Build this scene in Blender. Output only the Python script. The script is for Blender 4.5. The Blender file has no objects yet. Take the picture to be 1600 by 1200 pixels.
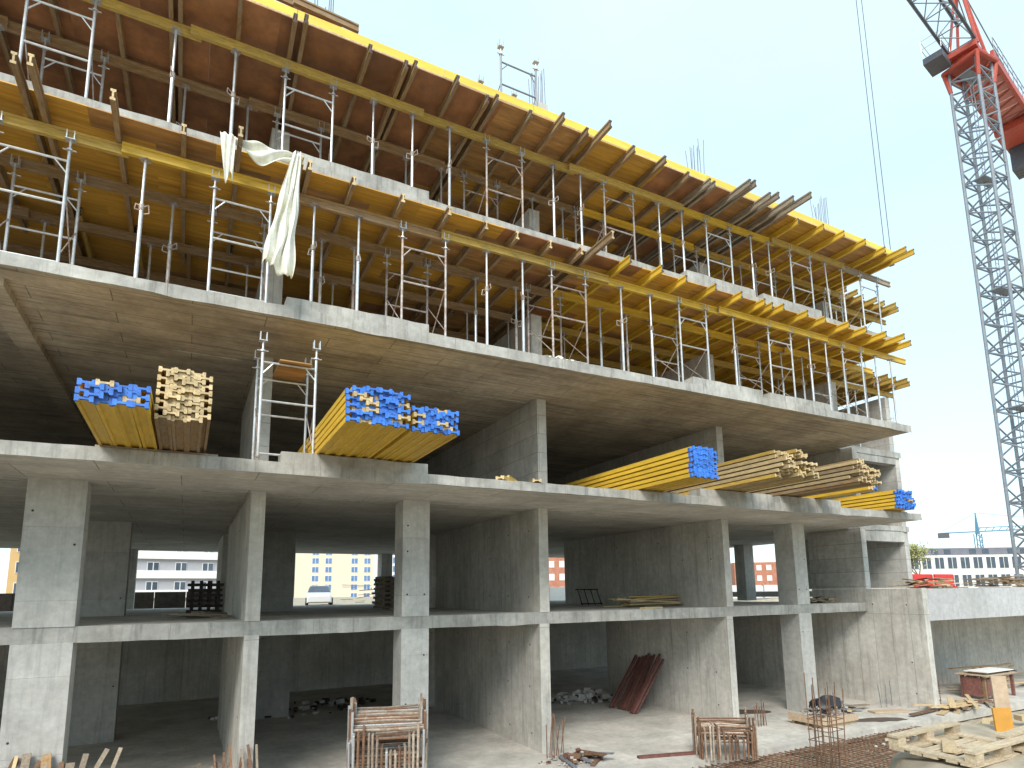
import bpy, math, random
from mathutils import Vector, Matrix
random.seed(7)
R = math.radians
sc = bpy.context.scene
col = sc.collection

# ------------------------------------------------------------------ camera
cd = bpy.data.cameras.new('camera'); cam = bpy.data.objects.new('camera', cd); col.objects.link(cam)
cd.sensor_fit = 'HORIZONTAL'; cd.sensor_width = 36.0
cd.lens = 962.63 / 1600 * 36.0
cd.shift_y = (776.18 - 600) / 1600
cd.clip_start = 0.1; cd.clip_end = 3000
YAW, PITCH, ROLL = 0.48334, 0.15472, -0.01309
fwd = Vector((math.sin(YAW) * math.cos(PITCH), math.cos(YAW) * math.cos(PITCH), math.sin(PITCH)))
rt0 = Vector((math.cos(YAW), -math.sin(YAW), 0)); up0 = rt0.cross(fwd)
rt = rt0 * math.cos(ROLL) + up0 * math.sin(ROLL)
up = up0 * math.cos(ROLL) - rt0 * math.sin(ROLL)
m = Matrix((rt, up, -fwd)).transposed().to_4x4(); m.translation = Vector((0, -13.949, 3.957))
cam.matrix_world = m
sc.camera = cam

# ------------------------------------------------------------------ sky, sun, exposure
SUN_EL, SUN_AZ = R(42), R(218)        # azimuth measured from +y clockwise: light comes from behind the camera, a little left
world = bpy.data.worlds.new('World'); sc.world = world; world.use_nodes = True
wn, wl = world.node_tree.nodes, world.node_tree.links
wn.clear()
wo = wn.new('ShaderNodeOutputWorld'); bg = wn.new('ShaderNodeBackground'); bg.inputs['Strength'].default_value = 0.12
sky = wn.new('ShaderNodeTexSky'); sky.sky_type = 'NISHITA'; sky.sun_disc = False
sky.sun_elevation = SUN_EL; sky.sun_rotation = SUN_AZ; sky.dust_density = 0.8; sky.air_density = 1.2
tc = wn.new('ShaderNodeTexCoord'); mp = wn.new('ShaderNodeMapping'); mp.inputs['Scale'].default_value = (1.0, 1.0, 2.6)
nz = wn.new('ShaderNodeTexNoise'); nz.inputs['Scale'].default_value = 1.7; nz.inputs['Detail'].default_value = 6; nz.inputs['Roughness'].default_value = .55
rp = wn.new('ShaderNodeMapRange'); rp.inputs['From Min'].default_value = .30; rp.inputs['From Max'].default_value = .72
rp.inputs['To Min'].default_value = .70; rp.inputs['To Max'].default_value = .96
mx = wn.new('ShaderNodeMixRGB'); mx.inputs['Color2'].default_value = (2.62, 3.5, 3.9, 1)
wl.new(tc.outputs['Generated'], mp.inputs['Vector']); wl.new(mp.outputs['Vector'], nz.inputs['Vector'])
wl.new(nz.outputs['Fac'], rp.inputs['Value']); wl.new(rp.outputs['Result'], mx.inputs['Fac'])
wl.new(sky.outputs['Color'], mx.inputs['Color1']); wl.new(mx.outputs['Color'], bg.inputs['Color']); wl.new(bg.outputs['Background'], wo.inputs['Surface'])
sd = bpy.data.lights.new('sun', 'SUN'); sd.energy = 1.42; sd.angle = R(28); sd.color = (1, .94, .85)
sun = bpy.data.objects.new('sun', sd); col.objects.link(sun)
sdir = Vector((math.sin(SUN_AZ) * math.cos(SUN_EL), math.cos(SUN_AZ) * math.cos(SUN_EL), math.sin(SUN_EL)))
sun.rotation_euler = sdir.to_track_quat('Z', 'Y').to_euler()
sc.view_settings.view_transform = 'Standard'; sc.view_settings.look = 'None'
sc.cycles.max_bounces = 14; sc.cycles.diffuse_bounces = 9
sc.view_settings.exposure = 1.5; sc.view_settings.gamma = 1.0

# ------------------------------------------------------------------ materials
class NT:
    def __init__(s, name):
        s.m = bpy.data.materials.new(name); s.m.use_nodes = True
        s.n = s.m.node_tree.nodes; s.l = s.m.node_tree.links
        s.b = s.n['Principled BSDF']
    def new(s, t, **kw):
        n = s.n.new(t)
        for k, v in kw.items():
            if k in n.inputs: n.inputs[k].default_value = v
            else: setattr(n, k, v)
        return n
    def link(s, a, b): s.l.new(a, b)
    def noise(s, vec, scale, detail=4, rough=.6):
        n = s.new('ShaderNodeTexNoise', Scale=scale, Detail=detail, Roughness=rough); s.link(vec, n.inputs['Vector']); return n.outputs['Fac']
    def ramp(s, fac, a, b, lo, hi):
        n = s.new('ShaderNodeMapRange'); s.link(fac, n.inputs['Value'])
        n.inputs['From Min'].default_value = a; n.inputs['From Max'].default_value = b
        n.inputs['To Min'].default_value = lo; n.inputs['To Max'].default_value = hi; return n.outputs['Result']
    def math(s, op, a, b):
        n = s.new('ShaderNodeMath', operation=op)
        for i, v in enumerate((a, b)):
            if isinstance(v, (int, float)): n.inputs[i].default_value = v
            else: s.link(v, n.inputs[i])
        return n.outputs[0]
    def mix(s, fac, a, b, mode='MIX'):
        n = s.new('ShaderNodeMixRGB', blend_type=mode)
        for i, v in ((0, fac), (1, a), (2, b)):
            if isinstance(v, (int, float)): n.inputs[i].default_value = v
            elif isinstance(v, tuple): n.inputs[i].default_value = (*v[:3], 1)
            else: s.link(v, n.inputs[i])
        return n.outputs[0]
    def mapping(s, vec, scale):
        n = s.new('ShaderNodeMapping'); n.inputs['Scale'].default_value = scale; s.link(vec, n.inputs['Vector']); return n.outputs['Vector']
    def bump(s, h, strength, dist=.01):
        n = s.new('ShaderNodeBump', Strength=strength, Distance=dist); s.link(h, n.inputs['Height']); s.link(n.outputs['Normal'], s.b.inputs['Normal'])
    def valmul(s, color, fac):   # color * scalar
        n = s.new('ShaderNodeVectorMath', operation='SCALE'); s.link(color, n.inputs[0]); s.link(fac, n.inputs['Scale']); return n.outputs[0]

def mat_plain(name, c, rough=.7, metal=0., scale=6., var=.35, bump=.15, dirt=None, dirt_amt=.5, rand=.0, stretch=None):
    t = NT(name); tcn = t.new('ShaderNodeTexCoord'); v = tcn.outputs['Object']
    if stretch: v2 = t.mapping(v, stretch)
    else: v2 = v
    oi = t.new('ShaderNodeObjectInfo')
    off = t.new('ShaderNodeVectorMath', operation='ADD'); t.link(v2, off.inputs[0])
    sc3 = t.new('ShaderNodeVectorMath', operation='SCALE'); sc3.inputs[0].default_value = (37, 17, 53); t.link(oi.outputs['Random'], sc3.inputs['Scale']); t.link(sc3.outputs[0], off.inputs[1])
    v2 = off.outputs[0]
    n1 = t.noise(v2, scale, 6, .65)
    rgb = t.new('ShaderNodeRGB'); rgb.outputs[0].default_value = (*c, 1)
    colr = t.valmul(rgb.outputs[0], t.ramp(n1, .3, .7, 1 - var, 1 + var * .6))
    if rand: colr = t.valmul(colr, t.ramp(oi.outputs['Random'], 0, 1, 1 - rand, 1 + rand))
    if dirt:
        n2 = t.noise(v2, scale * .35, 5, .7)
        colr = t.mix(t.math('MULTIPLY', t.ramp(n2, .45, .68, 0, 1), dirt_amt), colr, dirt)
    t.link(colr, t.b.inputs['Base Color'])
    t.b.inputs['Roughness'].default_value = rough; t.b.inputs['Metallic'].default_value = metal
    if bump: t.bump(n1, bump, .01)
    return t.m

def mat_concrete(name, c, plane, bw, bh, seam=.5, blotch=.35, streak=.3, off=0., mort=.006, warm=(.36, .30, .22), warm_amt=0.25):
    """cast concrete: blotches, board or panel seams, rust/water streaks, pores"""
    t = NT(name); tcn = t.new('ShaderNodeTexCoord'); v = tcn.outputs['Object']
    sx = t.new('ShaderNodeSeparateXYZ'); t.link(v, sx.inputs[0])
    cmb = t.new('ShaderNodeCombineXYZ')
    if plane == 'xy': t.link(sx.outputs[0], cmb.inputs[0]); t.link(sx.outputs[1], cmb.inputs[1])
    else:
        t.link(t.math('ADD', sx.outputs[0], sx.outputs[1]), cmb.inputs[0]); t.link(sx.outputs[2], cmb.inputs[1])
    wob = t.new('ShaderNodeVectorMath', operation='ADD'); t.link(cmb.outputs[0], wob.inputs[0]); wob.inputs[1].default_value = (.21, .13, 0)
    br = t.new('ShaderNodeTexBrick', offset=off); br.inputs['Scale'].default_value = 1; br.inputs['Brick Width'].default_value = bw; br.inputs['Row Height'].default_value = bh
    br.inputs['Mortar Size'].default_value = mort; br.inputs['Mortar Smooth'].default_value = .5
    br.inputs['Color1'].default_value = (.86, .86, .86, 1); br.inputs['Color2'].default_value = (1.1, 1.1, 1.1, 1); br.inputs['Mortar'].default_value = (1, 1, 1, 1)
    t.link(wob.outputs[0], br.inputs['Vector'])
    n1 = t.noise(v, .9, 8, .65); n2 = t.noise(v, 6, 6, .7); n3 = t.noise(v, 55, 3, .6)
    rgb = t.new('ShaderNodeRGB'); rgb.outputs[0].default_value = (*c, 1)
    colr = t.valmul(rgb.outputs[0], t.ramp(n1, .3, .7, 1 - blotch, 1 + blotch * .55))
    colr = t.mix(.5, colr, br.outputs['Color'], 'MULTIPLY')
    colr = t.valmul(colr, t.ramp(n2, .32, .68, .84, 1.12))
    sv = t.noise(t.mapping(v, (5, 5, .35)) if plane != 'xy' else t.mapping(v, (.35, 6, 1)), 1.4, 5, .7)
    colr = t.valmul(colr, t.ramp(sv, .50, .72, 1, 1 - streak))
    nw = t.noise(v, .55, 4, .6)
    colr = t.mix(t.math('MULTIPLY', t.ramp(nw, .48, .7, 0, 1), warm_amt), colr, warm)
    sm = t.math('MULTIPLY', br.outputs['Fac'], t.ramp(n2, .35, .6, .25, 1))
    colr = t.mix(t.math('MULTIPLY', sm, seam), colr, (.07, .06, .05))
    pore = t.ramp(n3, .66, .74, 0, .5)
    colr = t.mix(pore, colr, (.09, .085, .08))
    t.link(colr, t.b.inputs['Base Color']); t.b.inputs['Roughness'].default_value = .9
    h = t.math('ADD', t.math('MULTIPLY', n2, .5), t.math('MULTIPLY', n3, .25)); h = t.math('SUBTRACT', h, t.math('MULTIPLY', br.outputs['Fac'], .5))
    t.bump(h, .55, .02)
    return t.m

M = {}
M['wall'] = mat_concrete('cast_concrete_wall', (.57, .55, .505), 'wz', .62, 3.2, seam=.6, blotch=.25, streak=.35, mort=.008)
M['wallb'] = mat_concrete('board_marked_concrete', (.50, .49, .46), 'wz', 3.1, .52, seam=.7, blotch=.3, streak=.25, off=.3, mort=.01)
M['column'] = mat_concrete('cast_concrete_column', (.51, .50, .47), 'wz', 9, 1.35, seam=.25, blotch=.22, streak=.25, warm_amt=.08)
M['edge'] = mat_concrete('slab_edge_concrete', (.43, .42, .39), 'wz', 2.7, 7, seam=.6, blotch=.42, streak=.45, warm_amt=.15)
M['soffit'] = mat_concrete('soffit_concrete', (.47, .405, .325), 'xy', 2.5, .5, seam=.8, blotch=.42, streak=.6, off=.5, mort=.012, warm=(.30, .23, .15), warm_amt=.4)  # brown base holds light bounced off the ground as well as panel stain
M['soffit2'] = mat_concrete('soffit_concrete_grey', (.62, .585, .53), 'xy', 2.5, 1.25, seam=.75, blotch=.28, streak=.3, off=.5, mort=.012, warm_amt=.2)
M['floor'] = mat_concrete('dusty_concrete_floor', (.56, .53, .48), 'xy', 6, 6, seam=.15, blotch=.36, streak=.1, warm=(.42, .37, .29), warm_amt=.3)
M['podium'] = mat_concrete('smooth_podium_concrete', (.48, .48, .48), 'wz', 4.0, 9, seam=.2, blotch=.12, streak=.15, warm_amt=.05)
M['hole'] = mat_plain('tie_hole_shadow', (.05, .045, .04), .9)
M['woodold'] = mat_plain('weathered_formwork_wood', (.30, .185, .085), .75, 0, 5, .4, .3, (.33, .29, .23), .5, .22, (6, 1, 6))
M['woodgold'] = mat_plain('ochre_formwork_wood', (.50, .33, .07), .65, 0, 5, .3, .2, (.30, .22, .11), .45, .15, (6, 1, 6))
M['woodyel'] = mat_plain('yellow_lacquered_wood', (.70, .45, .045), .5, 0, 4, .18, .1, (.40, .25, .06), .35, .12, (6, 1, 6))
M['woodtan'] = mat_plain('tan_weathered_wood', (.44, .33, .17), .75, 0, 6, .35, .25, (.25, .19, .13), .5, .2, (6, 1, 6))
M['woodgrey'] = mat_plain('grey_weathered_wood', (.33, .27, .20), .8, 0, 6, .4, .3, (.16, .12, .09), .5, .2, (6, 1, 6))
M['woodpale'] = mat_plain('fresh_pale_pine', (.58, .44, .26), .7, 0, 7, .25, .25, (.38, .25, .12), .45, .18, (1.5, 7, 7))
M['palletwood'] = mat_plain('weathered_pallet_pine', (.50, .40, .27), .8, 0, 7, .35, .3, (.30, .24, .18), .6, .25, (1.5, 7, 7))
M['endgrain'] = mat_plain('pale_end_grain', (.62, .48, .27), .8, 0, 30, .35, .1, (.30, .19, .09), .6, .25)
M['darkend'] = mat_plain('dark_end_face', (.06, .055, .06), .7)  # one dark tone for the joist end faces
M['blue'] = mat_plain('blue_end_paint', (.045, .20, .70), .5, 0, 14, .3, .1, (.02, .06, .25), .5, .2)
M['plyyel'] = mat_plain('yellow_shuttering_board', (.64, .345, .045), .5, 0, 3.0, .3, .1, (.33, .15, .03), .65, .16, (.5, 9, 1))
M['plybrown'] = mat_plain('brown_film_plywood', (.36, .16, .065), .45, 0, 2.0, .4, .1, (.15, .07, .04), .6, .22)
M['plymid'] = mat_plain('worn_orange_plywood', (.48, .25, .08), .5, 0, 2.4, .4, .1, (.16, .08, .04), .6, .2, (.6, 4, 1))
M['edgeyel'] = mat_plain('yellow_edge_board', (.80, .57, .07), .5, 0, 3, .15, .05, (.5, .33, .1), .4, .06, (.5, 1, 6))
M['galv'] = mat_plain('galvanised_steel', (.62, .63, .64), .38, .55, 12, .22, .05, (.36, .33, .30), .5, .12)
M['rusty'] = mat_plain('rust_spotted_steel', (.44, .40, .37), .6, .3, 14, .3, .1, (.22, .085, .035), .85, .2)
M['rebar'] = mat_plain('rusty_rebar', (.20, .105, .06), .85, .1, 20, .45, .2, (.30, .22, .16), .5, .3)
M['rebarpale'] = mat_plain('scale_grey_bars', (.42, .36, .29), .75, .1, 15, .35, .2, (.26, .11, .05), .8, .3)
M['oxide'] = mat_plain('red_oxide_steel', (.20, .085, .07), .7, .1, 12, .35, .1, (.10, .04, .03), .5, .2)
M['greybar'] = mat_plain('grey_rebar', (.22, .23, .26), .7, .3, 15, .3)
M['net'] = mat_plain('torn_white_net', (.80, .79, .72), .9, 0, 9, .2, .2, (.62, .58, .30), .5)
M['black'] = mat_plain('black_plastic', (.018, .017, .022), .5, 0, 8, .3, .1)
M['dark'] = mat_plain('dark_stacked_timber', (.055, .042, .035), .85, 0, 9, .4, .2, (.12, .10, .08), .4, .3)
M['earth'] = mat_plain('sandy_earth', (.42, .36, .27), .95, 0, 2.2, .4, .6, (.23, .17, .11), .6)
M['cranegrey'] = mat_plain('grey_crane_paint', (.24, .265, .30), .5, .2, 6, .2, .05, (.2, .2, .21), .4)
M['cranedark'] = mat_plain('dark_crane_steel', (.10, .10, .115), .5, .2, 6, .2)
M['cranered'] = mat_plain('red_crane_paint', (.46, .07, .04), .5, 0, 5, .25, .05, (.30, .07, .05), .5)
M['cranepink'] = mat_plain('faded_red_panels', (.50, .20, .17), .6, 0, 5, .25, .05, (.35, .12, .1), .5)
M['craneblue'] = mat_plain('far_crane_blue', (.10, .24, .36), .6)
M['white'] = mat_plain('white_render', (.74, .73, .71), .85, 0, .6, .08, .02)
M['grey'] = mat_plain('grey_render', (.36, .355, .38), .85, 0, .6, .1, .02)
M['beige'] = mat_plain('beige_render', (.66, .58, .45), .85, 0, .4, .08, .02)
M['orange'] = mat_plain('ochre_render', (.58, .38, .17), .85, 0, .4, .08, .02)
M['brick'] = mat_plain('red_brick', (.40, .16, .10), .85, 0, 3, .25, .05, (.5, .3, .22), .4)
M['slate'] = mat_plain('dark_attic_cladding', (.16, .16, .19), .6, 0, 1, .15)
M['glass'] = mat_plain('window_glass', (.07, .09, .12), .12, 0, .8, .3, 0)
M['glassblue'] = mat_plain('blue_window_glass', (.12, .22, .42), .15, 0, .8, .3, 0)
M['red'] = mat_plain('red_barrier_plastic', (.62, .03, .02), .5, 0, 6, .2)
M['leaf'] = mat_plain('spring_leaves', (.33, .32, .10), .7, 0, 3, .4, 0, None, 0, .2)
M['grass'] = mat_plain('fresh_grass', (.10, .19, .03), .8, 0, 3, .4, 0)
M['bark'] = mat_plain('grey_bark', (.22, .19, .15), .9, 0, 8, .3)
M['carwhite'] = mat_plain('white_car_paint', (.72, .73, .74), .25, 0, 4, .05, 0)
M['tyre'] = mat_plain('tyre_rubber', (.02, .02, .02), .8)
M['orangeboard'] = mat_plain('orange_board', (.60, .29, .04), .6, 0, 5, .2, .1, (.4, .2, .06), .4)
M['paleboard'] = mat_plain('pale_chipboard', (.48, .36, .25), .8, 0, 12, .2, .1)
M['wet'] = mat_plain('damp_dark_floor_patch', (.11, .075, .06), .6, 0, 4, .3, .1)

# ------------------------------------------------------------------ mesh helpers
class MB:
    def __init__(s): s.v = []; s.f = []; s.mi = []
    def quad(s, a, b, c, d, mi=0):
        i = len(s.v); s.v += [a, b, c, d]; s.f.append((i, i + 1, i + 2, i + 3)); s.mi.append(mi); return s
    def box(s, x0, y0, z0, x1, y1, z1, mi=0):
        i = len(s.v)
        s.v += [(x0, y0, z0), (x1, y0, z0), (x1, y1, z0), (x0, y1, z0), (x0, y0, z1), (x1, y0, z1), (x1, y1, z1), (x0, y1, z1)]
        for f in ((0, 3, 2, 1), (4, 5, 6, 7), (0, 1, 5, 4), (1, 2, 6, 5), (2, 3, 7, 6), (3, 0, 4, 7)):
            s.f.append(tuple(i + k for k in f)); s.mi.append(mi)
        return s
    def obox(s, c, ax, ay, az, mi=0):
        """oriented box: centre and three half-axis vectors"""
        c, ax, ay, az = map(Vector, (c, ax, ay, az)); i = len(s.v)
        for sz in (-1, 1):
            for sx, sy in ((-1, -1), (1, -1), (1, 1), (-1, 1)):
                s.v.append(tuple(c + ax * sx + ay * sy + az * sz))
        for f in ((0, 3, 2, 1), (4, 5, 6, 7), (0, 1, 5, 4), (1, 2, 6, 5), (2, 3, 7, 6), (3, 0, 4, 7)):
            s.f.append(tuple(i + k for k in f)); s.mi.append(mi)
        return s
    def bar(s, p, q, r, n=6, r2=None, mi=0):
        p, q = Vector(p), Vector(q); d = (q - p)
        if d.length < 1e-6: return s
        d.normalize(); a = d.orthogonal().normalized(); b = d.cross(a); i = len(s.v); r2 = r if r2 is None else r2
        for k in range(n):
            t = 2 * math.pi * k / n; s.v.append(tuple(p + (a * math.cos(t) + b * math.sin(t)) * r))
        for k in range(n):
            t = 2 * math.pi * k / n; s.v.append(tuple(q + (a * math.cos(t) + b * math.sin(t)) * r2))
        for k in range(n):
            k2 = (k + 1) % n; s.f.append((i + k, i + k2, i + n + k2, i + n + k)); s.mi.append(mi)
        s.f.append(tuple(i + k for k in reversed(range(n)))); s.mi.append(mi)
        s.f.append(tuple(i + n + k for k in range(n))); s.mi.append(mi)
        return s
    def path(s, pts, r, n=6):
        for a, b in zip(pts, pts[1:]): s.bar(a, b, r, n)
        return s
    def prism(s, prof, y0, y1, mi=0, endmi=None):
        """closed profile in x,z extruded along y"""
        n = len(prof); i = len(s.v)
        s.v += [(x, y0, z) for x, z in prof] + [(x, y1, z) for x, z in prof]
        for k in range(n):
            k2 = (k + 1) % n; s.f.append((i + k, i + k2, i + n + k2, i + n + k)); s.mi.append(mi)
        e = mi if endmi is None else endmi
        s.f.append(tuple(i + k for k in reversed(range(n)))); s.mi.append(e)
        s.f.append(tuple(i + n + k for k in range(n))); s.mi.append(e)
        return s
    def mesh(s, name, mats):
        me = bpy.data.meshes.new(name); me.from_pydata(s.v, [], s.f)
        for mt in (mats if isinstance(mats, (list, tuple)) else [mats]): me.materials.append(M[mt] if isinstance(mt, str) else mt)
        me.polygons.foreach_set('material_index', s.mi); me.update()
        return me
    def build(s, name, mats, parent=None, smooth=False):
        me = s.mesh(name, mats)
        if smooth: me.polygons.foreach_set('use_smooth', [True] * len(me.polygons))
        return link(name, me, parent)
def link(name, me, parent=None, mw=None):
    o = bpy.data.objects.new(name, me); col.objects.link(o)
    if mw is not None: o.matrix_basis = mw
    if parent is not None:
        o.parent = parent
        if parent in WORLD: o.matrix_parent_inverse = Matrix.Translation(-parent.location)   # built in world coordinates
    return o
WORLD = []
def tag(o, label=None, cat=None, group=None, kind=None):
    if label: o['label'] = label
    if cat: o['category'] = cat
    if group: o['group'] = group
    if kind: o['kind'] = kind
    return o
def empty(name, loc, label, cat, group=None, rz=0):
    o = bpy.data.objects.new(name, None); col.objects.link(o); o.location = loc; o.rotation_euler = (0, 0, rz); o.empty_display_size = .2
    return tag(o, label, cat, group)
def copy_tree(o, parent=None):
    c = o.copy(); col.objects.link(c); c.parent = parent
    for ch in list(o.children): copy_tree(ch, c)
    return c
ONES = ['', 'first', 'second', 'third', 'fourth', 'fifth', 'sixth', 'seventh', 'eighth', 'ninth', 'tenth', 'eleventh', 'twelfth', 'thirteenth', 'fourteenth',
        'fifteenth', 'sixteenth', 'seventeenth', 'eighteenth', 'nineteenth']
def nth(i):
    if i < 20: return ONES[i]
    t = {2: 'twent', 3: 'thirt', 4: 'fort'}[i // 10]
    return t + 'ieth' if i % 10 == 0 else t + 'y-' + ONES[i % 10]
rnd = random.uniform

# ------------------------------------------------------------------ levels (metres)
ZG, L1B, L1T, L2B, L2T, L3B, L3T, L4B, L4T, L5B = 0., 3.165, 3.45, 6.158, 6.362, 9.158, 9.372, 12.24, 12.44, 15.50
FY = -2.30                                   # front edge of the balcony slabs
XL, XB, XR = -14., 21.4, 25.4                # left end, end of balcony strip, right end

# ------------------------------------------------------------------ ground
def smooth(a, b, x):
    t = min(1, max(0, (x - a) / (b - a))); return t * t * (3 - 2 * t)
def ground_z(x, y):
    outside = max(smooth(21.5, 24, y), smooth(39, 43, x), smooth(-24, -30, x))
    bank = smooth(-3.0, 0., -(y + 10.55 + .594 * (x - 5.88)))               # the bank the photographer stands on
    bank = max(bank, smooth(1.0, .62, math.hypot((x - 8.2) / 3.0, (y + 10.5) / 1.8)))
    z = -.28 + 3.55 * outside
    if y < -1: z = max(z, -.28 + 2.56 * bank)
    z += .05 * math.sin(x * 2.1 + y * 1.3) * math.sin(y * 1.7 - x * .6) * (bank + .25) + rnd(-.02, .02)
    return z
def axis(lo, a, b, hi, fine):
    out = []; v = lo
    while v < a: out.append(v); v += max(fine, min(60, abs(a - v) * .35))
    v = a
    while v < b: out.append(v); v += fine
    v = b
    while v < hi: out.append(v); v += max(fine, min(60, abs(v - b) * .35))
    out.append(hi); return out
xs = axis(-900, -6, 22, 1500, .3); ys = axis(-300, -15, -1, 1500, .3)
g = MB(); g.v = [(x, y, ground_z(x, y)) for y in ys for x in xs]
nx = len(xs)
g.f = [(j * nx + i, j * nx + i + 1, (j + 1) * nx + i + 1, (j + 1) * nx + i) for j in range(len(ys) - 1) for i in range(nx - 1)]; g.mi = [0] * len(g.f)
tag(g.build('ground', 'earth', smooth=True), kind='structure')
# ground-floor slab
fl = MB(); n = 60
fl.box(XL, -2.45, -.24, 38, 20, 0)
tag(fl.build('concrete_floor', 'floor'), kind='structure')

# ------------------------------------------------------------------ the concrete building
bld = empty('concrete_building', (5, 0, 0), 'unfinished grey concrete building frame with open floors, columns and cross walls', 'building'); WORLD.append(bld)
def slab(name, x0, x1, y0, y1, z0, z1, under, rag=.012):
    """slab with a slightly ragged front edge; material 0 edge, 1 soffit, 2 top"""
    b = MB(); k = max(2, int((x1 - x0) / .3)); X = [x0 + (x1 - x0) * i / k for i in range(k + 1)]
    low = 0
    for i, x in enumerate(X):
        if random.random() < .18: low = rnd(-rag * 2.2, rag * .5)
        b.v += [(x, y0 + rnd(-rag, rag) * .4, z0 + low + rnd(-rag, rag) * .3), (x, y0 + rnd(-rag, rag) * .4, z1 + rnd(-rag, rag) * .5), (x, y0 + .06, z0), (x, y1, z0), (x, y1, z1), (x, y0 + .06, z1)]
    def q(*f, mi): b.f.append(f); b.mi.append(mi)
    for i in range(k):
        a, c = i * 6, i * 6 + 6
        q(a, c, c + 1, a + 1, mi=0); q(a + 2, c + 2, c, a, mi=0); q(a + 3, c + 3, c + 2, a + 2, mi=1)
        q(a + 4, c + 4, c + 3, a + 3, mi=0); q(a + 5, c + 5, c + 4, a + 4, mi=2); q(a + 1, c + 1, c + 5, a + 5, mi=2)
    for a in (0, k * 6):
        q(a, a + 1, a + 5, a + 4, a + 3, a + 2, mi=0)
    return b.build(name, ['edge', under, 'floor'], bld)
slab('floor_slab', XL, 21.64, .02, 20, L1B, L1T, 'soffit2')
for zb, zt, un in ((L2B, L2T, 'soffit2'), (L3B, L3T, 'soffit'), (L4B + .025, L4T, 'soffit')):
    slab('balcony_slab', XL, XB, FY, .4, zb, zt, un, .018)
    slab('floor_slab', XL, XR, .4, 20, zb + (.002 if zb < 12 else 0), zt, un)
def wall(name, x0, x1, y0, y1, z0, z1, mt, holes=True, parent=bld):
    o = MB().box(x0, y0, z0, x1, y1, z1).build(name, mt, parent)
    if holes and y1 - y0 > 1.5:                           # cone holes left by the formwork ties, on the face towards x-
        h = MB(); yy = y0 + .55
        while yy < y1 - .2:
            for zz in (z0 + .45, z0 + 1.5, z1 - .55):
                if random.random() < .62:
                    y_, z_ = yy + rnd(-.05, .05), zz + rnd(-.06, .06)
                    h.bar((x0 - .004, y_, z_), (x0 + .03, y_, z_), .024, 8)
            yy += 1.22
        h.build('tie_hole', 'hole', o)
    elif holes:
        h = MB()
        for zz in (z0 + .5, z0 + 1.5, z1 - .6):
            for xx in (x0 + .12, x1 - .12):
                if random.random() < .4: h.bar((xx, y0 - .004, zz), (xx, y0 + .03, zz), .022, 8)
        if h.v: h.build('tie_hole', 'hole', o)
    return o
# ground floor
for a in ((-2.7, -1.78, 0, .55), (4.42, 5.08, 0, .62), (17.95, 18.56, 0, .75), (-9.4, -8.6, 0, .6),
          (-2.75, -1.55, 7.2, 7.8), (2.2, 3.25, 8.4, 9.0), (11.2, 12.0, 9, 9.6), (24.1, 24.75, 7.6, 8.2)):
    wall('column', a[0], a[1], a[2], a[3], ZG, L1B, 'column')
    wall('column', a[0], a[1], a[2], a[3], L1T, L2B, 'column')
wall('shear_wall', 1.10, 1.385, 0, 8, ZG, L1B, 'wall'); wall('shear_wall', 1.10, 1.385, 0, 8, L1T, L2B, 'wall')
wall('shear_wall', 8.08, 8.36, 0, 8, ZG, L1B, 'wall'); wall('shear_wall', 8.10, 8.38, 0, 8, L1T, L2B, 'wall')
wall('return_wall', 7.1, 8.08, 7.6, 7.95, ZG, L1B, 'wall'); wall('return_wall', 7.1, 8.10, 7.6, 7.95, L1T, L2B, 'wall')
wall('shear_wall', 14.66, 14.93, 0, 6.2, ZG, L1B, 'wall'); wall('shear_wall', 14.72, 14.99, 0, 9.2, L1T, L2B, 'wall')
wall('shear_wall', 21.65, 21.93, 0, 2.2, L1T + .494, L2B, 'wallb', False)
wall('shear_wall', 1.05, 1.35, 10.2, 14, L1T, L2B, 'wall')
# the long wall on the right that runs out past the facade
wall('shear_wall', 21.65, 21.93, 2.2, 9, ZG, L1B, 'wall', False); wall('shear_wall', 21.65, 21.93, -1.9, 2.2, ZG, 3.94, 'wall')
# rear walls added to block light from behind, ground floor and storeys above
wall('rear_light_block', XL, 38, 14, 14.3, ZG, L1B, 'wall', False)
wall('rear_light_block', XL, XR, 11.5, 11.8, L2T, L3B, 'wallb', False)
wall('rear_light_block', XL, XR, 7.5, 7.8, L3T, L4B, 'wallb', False)
wall('rear_light_block', XL, XR, 6.5, 6.8, L4T, L5B - .45, 'wallb', False)
wall('rear_column', -2.6, -2.1, 19.2, 19.7, L1T, L2B, 'column', False)
for xx in (9.1, 27.4): pass
for xx in (-8, 9.3, 15.5): wall('rear_column', xx, xx + .6, 19.1, 19.7, L1T, L2B, 'column', False)
# the two storeys of cross walls above
for x0, x1, d in ((1.12, 1.40, 5), (8.12, 8.40, 9), (14.74, 15.01, 9), (21.62, 21.9, 5)):
    wall('shear_wall', x0, x1, 0.0, d, L2T, L3B, 'wallb', False)
wall('shear_wall', -8.2, -7.9, 1.5, 9, L2T, L3B, 'wallb', False)
wall('ceiling_beam', -3.35, -2.95, -1.8, 9, L3B - .14, L3B - .003, 'soffit', False)
for x0, x1 in ((1.15, 1.55), (8.15, 8.5), (14.8, 15.15), (21.2, 21.5)):
    wall('shear_wall', x0, x1, 0.3, 4.0, L3T, L4B - .5, 'wall', False)
    wall('shear_wall', x0, x1, 0.3, 3.4, L4T, L5B - .5, 'wall', False)
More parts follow.
